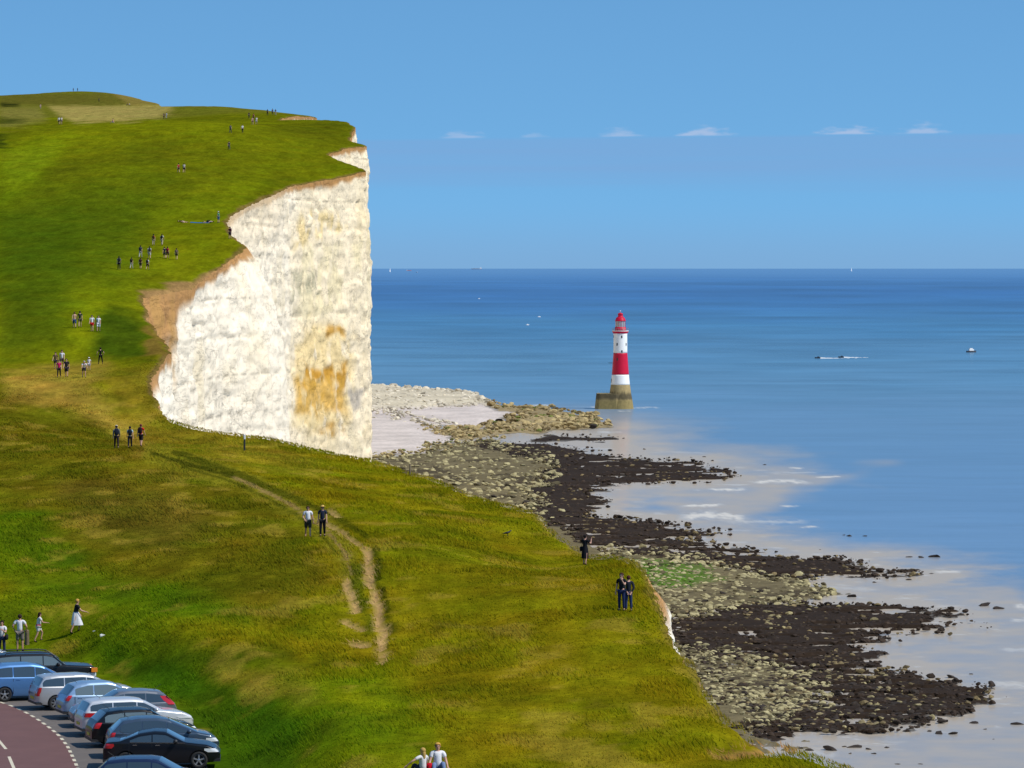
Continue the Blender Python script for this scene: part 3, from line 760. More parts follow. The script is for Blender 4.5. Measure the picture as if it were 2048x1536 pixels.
def ringprof(z0, z1, n=8, off=0.0): return [(rad(z0 + (z1 - z0) * i / n) + off, z0 + (z1 - z0) * i / n) for i in range(n + 1)]
def stain(o):
    me = o.data; co = np.empty(len(me.vertices) * 3); me.vertices.foreach_get('co', co); co = co.reshape(-1, 3)
    a_ = np.arctan2(co[:, 1], co[:, 0]) * 5 + co[:, 0] * .3; z_ = co[:, 2]
    c_ = np.zeros((len(co), 3)) + lin((182, 160, 112), .75)
    w_ = sstep(3.6, 4.8, z_ + 1.2 * (fbm(a_, z_ * .5, 601, 3) - .5)) * (1 - sstep(6.2, 8.2, z_ + 2.6 * (fbm(a_ * 1.5, z_ * .4, 602, 3) - .5)))
    c_ = c_ * (1 - .8 * w_[:, None]) + lin((66, 62, 50), .75) * .8 * w_[:, None]
    l_ = (1 - sstep(3.4, 4.6, z_))[:, None] * .6
    c_ = c_ * (1 - l_) + lin((140, 126, 74), .75) * l_
    c4 = np.ones((len(co), 4)); c4[:, :3] = c_ * (.8 + .4 * fbm(a_ * 2, z_, 603, 3))[:, None]
    me.color_attributes.new('Col', 'FLOAT_COLOR', 'POINT').data.foreach_set('color', c4.ravel().astype(np.float32))
m_stain = mat('stained_granite', attr=True, rough=.9, spec=.2, var=.15, vscale=.8, bump=.05, bscale=1.0)
stain(simple('tower_base', lambda b: bm_lathe(b, ringprof(-2, 10.8, 60), 64), m_stain, lh, True))
simple('white_band', lambda b: bm_lathe(b, ringprof(10.8, 15.3), 48), m_white, lh, True)
simple('red_band', lambda b: bm_lathe(b, ringprof(15.3, 25.0, 14), 48), m_red, lh, True)
simple('upper_tower', lambda b: bm_lathe(b, ringprof(25.0, 33.9, 10), 48), m_white, lh, True)
gal = simple('gallery', lambda b: bm_lathe(b, [(3.1, 33.7), (3.3, 33.9), (3.62, 34.25), (3.66, 34.6), (3.66, 34.72), (2.6, 34.72)], 48), m_red, lh, True)
simple('gallery_edge', lambda b: bm_lathe(b, [(3.60, 34.72), (3.72, 34.72), (3.72, 35.02), (3.60, 35.02)], 48, cap=False), m_white, gal)
def rails(b):
    for k in range(24):
        a = 2 * math.pi * k / 24; p = Vector((3.6 * math.cos(a), 3.6 * math.sin(a), 35.0))
        bm_tube(b, [p, p + Vector((0, 0, 1.1))], .035, 5)
    for z in (35.5, 36.1):
        pts = [(3.6 * math.cos(2 * math.pi * k / 36), 3.6 * math.sin(2 * math.pi * k / 36), z) for k in range(37)]
        bm_tube(b, pts, .035, 5)
simple('railing', rails, m_steel, gal)
lan = simple('lantern_room', lambda b: bm_lathe(b, [(2.5, 34.7), (2.5, 36.5), (2.35, 36.5), (2.35, 36.6)], 32), m_red, lh, True)
simple('lantern_glazing', lambda b: bm_lathe(b, [(2.15, 36.5), (2.15, 39.4)], 24), m_glassl, lan)
def bars(b):
    for k in range(12):
        a = 2 * math.pi * (k + .3) / 12; p = Vector((2.2 * math.cos(a), 2.2 * math.sin(a), 36.5))
        bm_tube(b, [p, p + Vector((0, 0, 2.9))], .06, 5)
simple('glazing_bars', bars, m_red, lan)
dm = simple('dome', lambda b: bm_lathe(b, [(2.15, 39.2), (2.42, 39.25), (2.42, 39.55), (2.28, 39.7), (2.15, 40.2), (1.85, 40.75), (1.4, 41.1), (1.12, 41.2), (1.12, 42.3), (1.22, 42.35), (1.2, 42.5), (.7, 42.85), (.15, 43.0)], 32), m_red, lh, True)
simple('finial', lambda b: bm_lathe(b, [(.07, 42.95), (.07, 43.6), (.22, 43.65), (.25, 43.85), (.1, 44.0)], 10), m_white, dm, True)
def twin(ang, z, w=.62, h=1.15, name='window'):
    r = rad(z + h / 2)
    M = Matrix.Rotation(ang, 4, 'Z') @ Matrix.Translation((r - .12, 0, z))
    wn_ = simple(name, lambda b: bm_box(b, 0, .17, -w / 2, w / 2, 0, h, M), m_dark, lh)
    simple('sill', lambda b: bm_box(b, 0, .24, -w / 2 - .08, w / 2 + .08, -.12, -.003, M), m_white if z > 25 or z < 15.3 else m_red, wn_)
FR = -math.pi / 2
for a, z in ((FR + .18, 31.7), (FR - 1.35, 31.7), (FR - .52, 28.3), (FR + .95, 28.3), (FR + .2, 25.1), (FR - .45, 21.6)): twin(a, z)
twin(FR - 1.42, 10.9, 1.1, 2.5, 'door')
simple('bracket', lambda b: bm_box(b, -5.4, -3.2, -.08, .08, 20.4, 20.6), m_dark, lh)
def landing(b):
    top = [(-10.7, -2.6), (-9.2, -4.6), (-2.0, -5.4), (0.5, -4.6), (0.5, 4.2), (-8.6, 4.2), (-10.7, 2.4)]
    vb = [b.verts.new((x * 1.09 if x < -5 else x, y * 1.06, -2)) for x, y in top]
    vt = [b.verts.new((x, y, 6.9)) for x, y in top]
    n = len(top)
    for i in range(n): b.faces.new((vb[i], vb[(i + 1) % n], vt[(i + 1) % n], vt[i]))
    b.faces.new(vt); b.faces.new(list(reversed(vb)))
def landing2(b):
    landing(b); bmesh.ops.subdivide_edges(b, edges=b.edges[:], cuts=14, use_grid_fill=True)
pl = simple('landing_stage', landing2, m_stain, lh); stain(pl)
simple('deck', lambda b: bm_box(b, -10.5, -4.2, -3.6, 3.2, 6.903, 7.05), mat('deck_stone', lin((190, 176, 138), .8), .9, var=.2, vscale=.8), pl)
for x in (-9.9, -8.4, -6.9, -5.6):
    simple('stanchion', lambda b: bm_tube(b, [(x, -3.3, 7.05), (x, -3.3, 8.2)], .05, 5), m_steel, pl)

# ================================================================== BOATS
m_hull_w = mat('boat_white', (.78, .78, .76), .4)
m_hull_d = mat('boat_dark', (.04, .045, .06), .5)
m_sail = mat('sail', (.82, .82, .80), .8)
m_or = mat('boat_orange', (.6, .12, .04), .5)
m_foam = mat('foam', (.82, .83, .82), .9)
def hull(L, W, H, m, parent, name='hull'):
    def f(b):
        st = [(-.5, .75, 1.0), (-.25, 1.0, .95), (.1, .95, .95), (.35, .55, 1.05), (.5, .03, 1.2)]
        rings = []
        for x, w, h in st:
            rings.append([b.verts.new((x * L, s * w * W / 2 * k, z)) for s, k, z in ((-1, 1, h * H), (-1, .75, -.3 * H), (1, .75, -.3 * H), (1, 1, h * H))])
        for A, B in zip(rings[:-1], rings[1:]):
            for i in range(4): b.faces.new((A[i], A[(i + 1) % 4], B[(i + 1) % 4], B[i]))
        b.faces.new(rings[0]); b.faces.new(list(reversed(rings[-1])))
    return simple(name, f, m, parent)
def boat_at(name, px, py, rz, label, group=None):
    x, y, z = sea_pt(px, py)
    e = empty(name, (x, y, z), rz); tag(e, label, 'boat', group); return e
# fast boats with wakes
for i, (px, lab) in enumerate(((1636, 'dark speedboat with white wake, leftmost of the two racing boats'), (1683, 'dark speedboat following behind the first racing boat'))):
    b = boat_at('speedboat', px, 716.5 - i * 1.5, math.pi, lab, 'speedboats')
    hull(4.2, 1.6, .7, m_hull_d, b)
    simple('console', lambda q: bm_box(q, -.9, .4, -.4, .4, .65, 1.2), m_hull_d, b)
    def wk(q, n=26, L=24 - 6 * i):
        rows_ = []
        for k in range(n):
            x = -1.6 - L * k / (n - 1); w = .8 + 1.2 * math.sin(min(1, k / 7) * 1.57) * (1 - .5 * k / n)
            h = .6 * math.exp(-k / 5.0) + .02 + .22 * random.random() ** 2
            rows_.append([q.verts.new((x, yy * w + random.uniform(-.3, .3), h * zz - .05)) for yy, zz in ((-1.3, 0), (-.7, 1), (0, .6), (.7, 1), (1.3, 0))])
        for A, B in zip(rows_[:-1], rows_[1:]):
            for j in range(4): q.faces.new((A[j], A[j + 1], B[j + 1], B[j]))
    simple('wake', wk, m_foam, b, True)
b = boat_at('motorboat', 1943, 704.5, .3, 'small white cabin boat lying alone to the right of the racing boats')
hull(7.2, 2.6, 1.1, m_hull_d, b)
simple('cabin', lambda q: [bm_box(q, -1.8, 1.6, -.95, .95, 1.0, 2.2), bm_box(q, -1.4, .7, -.85, .85, 2.203, 2.9)], m_hull_w, b)
def yacht(px, py, h, lab):
    b = boat_at('sailing_yacht', px, py, 1.2, lab, 'sailing yachts near the horizon')
    hull(h * .62, h * .2, h * .07, m_hull_w, b)
    simple('mast', lambda q: bm_tube(q, [(0, 0, 0), (0, 0, h)], h * .008, 5), m_hull_w, b)
    def sl_(q):
        for pts in (((-.02, 0, .12), (-.27, .05, .13), (-.01, 0, .98)), ((.02, 0, .12), (.27, .03, .1), (.01, 0, .85))):
            a = [q.verts.new((p[0] * h, p[1] * h, p[2] * h)) for p in pts]
            c_ = [q.verts.new((p[0] * h, p[1] * h + .06, p[2] * h)) for p in pts]
            q.faces.new(a); q.faces.new(list(reversed(c_)))
            for k in range(3): q.faces.new((a[k], a[(k + 1) % 3], c_[(k + 1) % 3], c_[k]))
    simple('sail', sl_, m_sail, b)
yacht(780.5, 544, 17, 'white sailing yacht nearest the cliff edge on the skyline')
yacht(1703, 542.5, 17, 'white sailing yacht far out on the right of the horizon')
def ship(px, py, L, mh, lab, name='cargo_ship', rz=0.05):
    b = boat_at(name, px, py, rz, lab)
    hull(L, L * .15, L * .055, mh, b)
    simple('superstructure', lambda q: [bm_box(q, -.46 * L, -.32 * L, -.06 * L, .06 * L, .05 * L, .16 * L), bm_box(q, -.43 * L, -.39 * L, -.03 * L, .03 * L, .1603 * L, .21 * L)], m_hull_w, b)
    simple('deck_cargo', lambda q: bm_box(q, -.28 * L, .36 * L, -.055 * L, .055 * L, .053 * L, .085 * L), mh, b)
    return b
ship(953, 538.6, 62, mat('ship_grey', (.32, .36, .42), .6), 'grey cargo ship silhouetted on the horizon left of the lighthouse', rz=math.pi)
ship(818, 541.5, 24, m_or, 'small orange and white fishing boat just under the horizon', 'fishing_boat')
ship(833.5, 545, 14, m_hull_d, 'small dark boat below the orange fishing boat near the horizon', 'fishing_boat', 2.0)
for px, py, lab in ((958, 597.5, 'tiny white boat on the dark blue water under the cargo ship'), (1078, 634, 'tiny white boat, upper of the two left of the lighthouse lantern'), (1055, 650, 'tiny white boat, lower of the two left of the lighthouse lantern')):
    b = boat_at('dinghy', px, py, .4, lab, 'small boats out at sea')
    hull(3.6, 1.5, .5, m_hull_w, b)
    simple('cabin', lambda q: bm_box(q, -.6, .5, -.4, .4, .48, 1.0), m_hull_w, b)

# ================================================================== ROCKS on the shore
def rock_mesh(seed, sub=1):
    r_ = random.Random(seed); bm = bmesh.new()
    bmesh.ops.create_icosphere(bm, subdivisions=sub, radius=1.0)
    planes = []
    for _ in range(12):
        n = Vector((r_.gauss(0, 1), r_.gauss(0, 1), r_.gauss(0, .8))).normalized(); planes.append((n, r_.uniform(.38, .85)))
    for v in bm.verts:
        for n, d in planes:
            k = v.co.dot(n)
            if k > d: v.co -= n * (k - d)
        v.co *= r_.uniform(.93, 1.07)
        v.co.z *= .62
    bmesh.ops.triangulate(bm, faces=bm.faces)
    V = np.array([v.co[:] for v in bm.verts]); Fc = np.array([[v.index for v in f.verts] for f in bm.faces])
    bm.free(); return V, Fc
PROTO = [rock_mesh(100 + i, 2) for i in range(12)]           # icosphere level 2 in bmesh = 80 triangles
SMALL = [rock_mesh(200 + i, 1) for i in range(8)]            # 20 triangles
def in_zone(px, py):
    sd, s = shore_sd(np.array([px]), np.array([py])); return sd[0], [q[0] for q in s]
cand = []
def scatter(poly, n, kind, smin, smax, inset=-1.0, pw=2.2):
    P = np.array(poly, float); x0, y0 = P.min(0); x1, y1 = P.max(0)
    px = rng.uniform(x0 - 15, x1 + 15, n * 3); py = rng.uniform(y0 - 3, y1 + 3, n * 3)
    wx, wy = shore_warp(px, py)
    s = poly_sd(wx / 4, wy, [(a / 4, b) for a, b in poly])
    ok = np.where(s > inset)[0][:n]
    clump = fbm(px / 40, py / 9, 401, 3); pool = POOL(px, py)
    for i in ok:
        if rng.random() > 0.35 + 1.1 * clump[i]: continue
        if kind in ('weed', 'mixed') and pool[i] > .3 and rng.random() < .9: continue
        sz = smin + (smax - smin) * rng.random() ** pw
        cand.append((px[i], py[i], sz, kind, s[i]))
scatter(Z_RIDGE, 1100, 'chalk', .4, 2.4, -1, 3)
scatter(Z_TAN, 1300, 'tan', .35, 2.1, -1, 3)
scatter(Z_PALE1, 3600, 'pale', .25, 1.5, -7, 3.2)
scatter([(738, 826), (790, 818), (830, 835), (900, 850), (870, 858), (800, 846), (738, 842)], 260, 'chalk', .4, 1.6)
scatter([(840, 850), (930, 860), (1000, 880), (900, 900), (760, 925), (740, 922), (860, 898), (900, 880)], 420, 'tan', .3, 1.2)
scatter(Z_PALE2, 2800, 'pale', .22, 1.1, -7, 3)
scatter(Z_PALE3, 2900, 'pale', .18, .85, -8, 3)
scatter(Z_WEED1, 6000, 'weed', .2, 1.0, -4, 3)
scatter(Z_WEED2, 7200, 'weed', .16, .85, -4, 3)
scatter(Z_WEED3, 80, 'weed', .3, .8)
scatter([(1300, 1235), (1420, 1250), (1560, 1300), (1700, 1350), (1640, 1400), (1500, 1320), (1360, 1310)], 900, 'weed', .2, .7)
scatter([(1540, 1340), (1700, 1340), (1880, 1400), (1860, 1450), (1560, 1475), (1500, 1440)], 1500, 'mixed', .2, .85, -1, 3)
scatter([(1480, 1210), (1740, 1215), (1720, 1240), (1500, 1260)], 120, 'mixed', .35, .9)
scatter([(1255, 1122), (1410, 1132), (1440, 1162), (1350, 1184), (1285, 1170)], 800, 'green', .25, .8)
ISO = [(1820, 1115, 16), (1845, 1116, 14), (1870, 1115, 26), (1815, 1144, 28), (1700, 1073, 16), (1730, 1073, 12), (1688, 1071, 10), (1595, 1142, 30), (1633, 1144, 26), (1560, 1146, 20), (1660, 1152, 22),
       (1780, 1148, 26), (1800, 1145, 20), (1826, 1151, 22), (1838, 1141, 12), (1751, 1166, 13), (1818, 1161, 13), (1970, 1213, 32), (2001, 1219, 24), (1705, 1195, 24), (1655, 1192, 20), (1905, 1357, 26),
       (1925, 1384, 22), (1920, 1418, 30), (1892, 1446, 22), (1950, 1449, 22), (1971, 1461, 12), (2036, 1451, 26), (1880, 1470, 30), (1910, 1470, 26), (1710, 1497, 34), (1665, 1503, 36), (1740, 1501, 16),
       (1690, 1496, 13), (1622, 1504, 20), (1602, 1500, 15), (1776, 1498, 16), (1990, 1481, 10), (1842, 1531, 12), (1797, 1531, 12), (1408, 914, 9), (1383, 915, 8), (1425, 922, 8), (1335, 921, 7), (1290, 899, 7),
       (1150, 876, 9), (1172, 876, 9), (1235, 874, 6), (1420, 1066, 14), (1440, 1067, 14), (1395, 1060, 8), (1750, 1510, 14), (1700, 1510, 12), (1860, 1465, 16), (1945, 1350, 10), (1530, 930, 8), (1640, 1100, 6)]
for px, py, wpx in ISO:
    cand.append((px, py, None, 'lone', wpx))
RC = {'chalk': (232, 220, 196), 'tan': (196, 174, 122), 'pale': (190, 178, 132), 'weed': (66, 51, 38), 'mixed': (122, 108, 80), 'green': (112, 132, 44), 'lone': (58, 52, 48)}
items = []
for px, py, sz, kind, s in cand:
    x, y, z = sea_pt(px, py)
    if sz is None: sz = 0.5 * s * y / F
    r_, g_, b_ = RC[kind]
    c_ = lin((r_, g_, b_), .68)
    u = rng.random()
    if kind == 'pale' and u < .24: c_ = lin((104, 94, 66), .68)
    if kind == 'weed' and u < .05 + .55 * float(sstep(.5, .72, fbm(np.array([px / 60.0]), np.array([py / 12.0]), 411, 3))[0]): c_ = lin((142, 124, 86), .68)
    if kind == 'mixed': c_ = lin((176, 162, 116), .65) if u < .4 else lin((60, 48, 38), .68)
    if kind == 'green': c_ = lin((98, 142, 22), .62) if u < .72 else lin((190, 182, 140), .68)
    if kind == 'tan' and u < .25: c_ = lin((150, 128, 84), .68)
    if kind == 'tan' and .25 < u < .33: c_ = lin((116, 124, 54), .65)
    c_ = c_ * rng.uniform(.6, 1.25)
    zb = float(shore_height(np.array([6.0]), np.array([px]), np.array([py]))[0]) * (0.35 if kind == 'lone' else 1.0) + z
    if kind == 'chalk': zb += 2.0 * min(1, max(0, s / 6))
    if kind == 'tan': zb += .8
    sc3 = np.array([sz * rng.uniform(.85, 1.35), sz * rng.uniform(.8, 1.2), sz * rng.uniform(.75, 1.15)])
    if kind == 'lone': sc3 = np.array([sz * 1.05, sz * 1.2, sz * rng.uniform(.45, .7)]); zb = z - .05
    items.append((x, y, zb + sc3[2] * .12, sc3, rng.uniform(0, 6.28), c_, kind, sz / y))
items.sort(key=lambda t: -(t[7] + (1 if t[6] == 'lone' else 0)))
LBL = {'chalk': ('white chalk boulder in the fall of rock at the cliff foot', 'white boulders at the cliff foot'),
       'tan': ('tan boulder on the rocky spit running out towards the lighthouse', 'tan boulders on the spit'),
       'pale': ('pale yellowish boulder on the stony shore below the grass edge', 'pale boulders on the shore'),
       'weed': ('dark weed-covered rock on the black tidal ledge', 'dark rocks on the tidal ledges'),
       'mixed': ('brown boulder at the edge of the dark ledge', 'brown boulders on the ledge'),
       'green': ('boulder among the bright green weed below the standing couple', 'boulders among green weed'),
       'lone': ('dark rock standing alone in the milky shallows', 'lone dark rocks in the shallows')}
rock_mats = {}
big_meshes = {}
for it in items[:300]:
    x, y, z, s3, rz, c_, kind, _ = it
    k = rng.integers(0, 12); key = (int(k), kind)
    tone = 'dark' if c_.mean() < .12 else ('green' if c_[1] > c_[0] * 1.15 else 'light')
    key = (int(k), kind, tone)
    if key not in big_meshes:
        V, Fc = PROTO[k]; me = mesh_np('boulder', V, Fc, smooth=False)
        base = {'dark': lin((60, 50, 42), .68), 'green': lin((100, 130, 36), .62), 'light': lin(RC[kind] if kind not in ('weed', 'mixed', 'green', 'lone') else (170, 155, 115), .68)}[tone]
        me.materials.append(mat('rock_' + kind + '_' + tone, base, .85, spec=.3, var=.35, vscale=1.3, bump=.08, bscale=2.5)); big_meshes[key] = me
    o = bpy.data.objects.new('boulder', big_meshes[key]); COL.objects.link(o)
    o.location = (x, y, z); o.scale = tuple(s3); o.rotation_euler = (rng.normal(0, .25), rng.normal(0, .25), rz)
    ppx, ppy = project(x, y, z); wpx = 2 * _ * F
    sz_ = 'large ' if wpx > 24 else ('small ' if wpx < 15 else '')
    if kind == 'lone':
        ar = ('off the rocky spit near the lighthouse' if ppy < 930 else 'off the upper dark ledge' if ppy < 1090 else 'off the tip of the middle ledge' if ppy < 1235 else 'round the tip of the lowest dark ledge' if ppy < 1452 else 'in the pale water at bottom right')
        lb = (sz_ + 'dark rock alone in the shallows ' + ar)
    elif kind == 'pale':
        lb = sz_ + ('dark ' if tone == 'dark' else 'pale ') + 'boulder on the stony shore ' + ('near the foot of the white cliff' if ppy < 1060 else 'right of the embracing couple' if ppy < 1262 else 'above the bottom right grass edge')
    elif kind in ('weed', 'mixed'):
        lb = sz_ + ('dark weedy' if tone == 'dark' else 'bare brown') + ' rock on the ' + ('upper dark ledge' if ppy < 1190 else 'lowest dark ledge, landward side' if ppx < 1620 else 'lowest dark ledge, seaward side')
    elif kind == 'tan':
        lb = sz_ + ('dark ' if tone == 'dark' else 'greenish ' if tone == 'green' else 'tan ') + LBL['tan'][0][4:]
    else: lb = sz_ + LBL[kind][0]
    lb = lb.replace('embracing couple', 'couple standing at the cliff edge')
    tag(o, lb, 'rock', 'rocks on the dark tidal ledges' if kind in ('weed', 'mixed') else LBL[kind][1])
Vs, Fs, Cs, nb = [], [], [], 0
for it in items[300:]:
    x, y, z, s3, rz, c_, kind, ang = it
    V, Fc = PROTO[rng.integers(0, 12)] if ang > 0.00042 else SMALL[rng.integers(0, 8)]
    ca, sa = math.cos(rz), math.sin(rz)
    W = V * s3; W = np.stack([W[:, 0] * ca - W[:, 1] * sa + x, W[:, 0] * sa + W[:, 1] * ca + y, W[:, 2] + z], -1)
    Vs.append(W); Fs.append(Fc + nb); Cs.append(np.repeat(c_[None], len(V), 0)); nb += len(V)
rk = link('rocks', mesh_np('rocks', np.concatenate(Vs), np.concatenate(Fs), np.concatenate(Cs), smooth=False), mat('rock_mass', attr=True, rough=.85, spec=.3, var=.3, vscale=1.3, bump=.06, bscale=2.5))
tag(rk, 'mass of small broken rocks along the shore', kind='stuff')

# ================================================================== GRASS standing on the near turf
NB = 270000
gy = 142 + 298 * rng.random(NB * 2) ** 1.25 ; gx = edge_x(gy) - rng.uniform(0.05, 46, NB * 2)
gz = turf_z(gx, gy)
gpx, gpy = project(gx, gy, gz)
ok = (gpx > -40) & (gpx < 2090) & (gpy < 1600) & (poly_sd(gx, gy, PARK) < -0.2)
gx, gy, gz = gx[ok][:NB], gy[ok][:NB], gz[ok][:NB]
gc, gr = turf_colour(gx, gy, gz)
keep = (gr < .25) | (rng.random(len(gx)) < .12)
gx, gy, gz, gc = gx[keep], gy[keep], gz[keep], gc[keep]
n = len(gx)
tall = 0.045 + 0.12 * sstep(.42, .66, fbm(gx / 3.0, gy / 6.0, 501, 3))
hgt = tall * rng.uniform(.6, 1.3, n) * (1 - .85 * sstep(350, 440, gy)); wid = rng.uniform(.018, .045, n) * (gy / 200)
th = rng.uniform(0, 6.28, n); lean = rng.uniform(.4, 1.3, n) * hgt
wind = np.array([-.8, .35])
dx, dy = np.cos(th) * wid, np.sin(th) * wid
tipx = gx + lean * (wind[0] + rng.normal(0, .5, n)); tipy = gy + lean * (wind[1] + rng.normal(0, .5, n))
V = np.empty((n, 3, 3)); V[:, 0] = np.stack([gx - dx, gy - dy, gz - .02], -1); V[:, 1] = np.stack([gx + dx, gy + dy, gz - .02], -1); V[:, 2] = np.stack([tipx, tipy, gz + hgt], -1)
gc = gc * rng.uniform(1.15, 1.9, (n, 1)) * (1 + rng.normal(0, .06, (n, 3)))
CV = np.repeat(gc[:, None], 3, 1); CV[:, 2] *= 1.15
gme = mesh_np('grass', V.reshape(-1, 3), np.arange(3 * n).reshape(-1, 3), np.clip(CV, 0, .7).reshape(-1, 3))
gm = bpy.data.materials.new('grass_blades'); gm.use_nodes = True
nt = gm.node_tree; nt.nodes.clear()
o_ = nt.nodes.new('ShaderNodeOutputMaterial'); a_ = nt.nodes.new('ShaderNodeAttribute'); a_.attribute_name = 'Col'
d_ = nt.nodes.new('ShaderNodeBsdfDiffuse'); t_ = nt.nodes.new('ShaderNodeBsdfTranslucent'); mx = nt.nodes.new('ShaderNodeMixShader'); mx.inputs[0].default_value = .5
for q in (d_, t_): nt.links.new(a_.outputs['Color'], q.inputs['Color'])
nt.links.new(d_.outputs[0], mx.inputs[1]); nt.links.new(t_.outputs[0], mx.inputs[2]); nt.links.new(mx.outputs[0], o_.inputs['Surface'])
gr_o = link('grass', gme, gm); tag(gr_o, 'long grass on the near clifftop', kind='stuff')

# ================================================================== ROAD AND PARKING
def flat_poly(name, pts, z, m, parent=None):
    bm = bmesh.new(); bm.faces.new([bm.verts.new((x, y, z)) for x, y in pts]); bmesh.ops.triangulate(bm, faces=bm.faces)
    bmesh.ops.recalc_face_normals(bm, faces=bm.faces)
    if bm.faces[:][0].normal.z < 0: bmesh.ops.reverse_faces(bm, faces=bm.faces)
    me = bpy.data.meshes.new(name); bm.to_mesh(me); bm.free(); return link(name, me, m, parent)
GP = lambda px, py: on_plane(px, py, CAR_Z)
park = flat_poly('parking_area', [GP(*p) for p in ((-300, 1310), (0, 1318), (60, 1325), (190, 1365), (275, 1392), (360, 1440), (405, 1500), (425, 1570), (430, 1700), (-300, 1700))], CAR_Z + .03,
                 mat('tarmac', lin((112, 104, 98), .8), .9, var=.12, vscale=1.2, bump=.01, bscale=30))
tag(park, kind='structure')
LINE = [(-60, 1385), (-20, 1399), (10, 1409), (25, 1414), (41, 1421), (56, 1429), (70, 1437), (82, 1445), (95, 1454), (109, 1465), (120, 1475), (128, 1485), (136, 1496), (148, 1521), (156, 1540), (170, 1580), (185, 1630), (200, 1700)]
road = flat_poly('road', [GP(*p) for p in LINE] + [GP(-600, 1700), GP(-600, 1385)], CAR_Z + .034, mat('red_road', lin((112, 78, 74), .85), .9, var=.10, vscale=.8, bump=.01, bscale=30))
tag(road, kind='structure')
m_line = mat('road_paint', lin((226, 216, 190), .8), .8, var=.15, vscale=6)
lp = [Vector((*GP(*p), 0)) for p in LINE]
cum = [0]
for a, b in zip(lp[:-1], lp[1:]): cum.append(cum[-1] + (b - a).length)
def along(s):
    return Vector([float(np.interp(s, cum, [p[i] for p in lp])) for i in range(3)])
def dash(a, b, w, nm='lane_marking'):
    d = (b - a).normalized(); nrm_ = Vector((-d.y, d.x, 0)) * w / 2
    bm = bmesh.new()
    bm_box(bm, 0, 1, -.5, .5, 0, 1); bm.free()
    q = [a - nrm_, b - nrm_, b + nrm_, a + nrm_]
    flat_poly(nm, [(v.x, v.y) for v in q], CAR_Z + .038, m_line, road)
s = 0.3
while s < cum[-1] - 1:
    dash(along(s), along(s + .75), .13); s += 1.45
for (a, b) in (((-8, 1476), (12, 1500)), ((18, 1515), (31, 1546)), ((-30, 1450), (-18, 1463))):
    dash(Vector((*GP(*a), 0)), Vector((*GP(*b), 0)), .12)
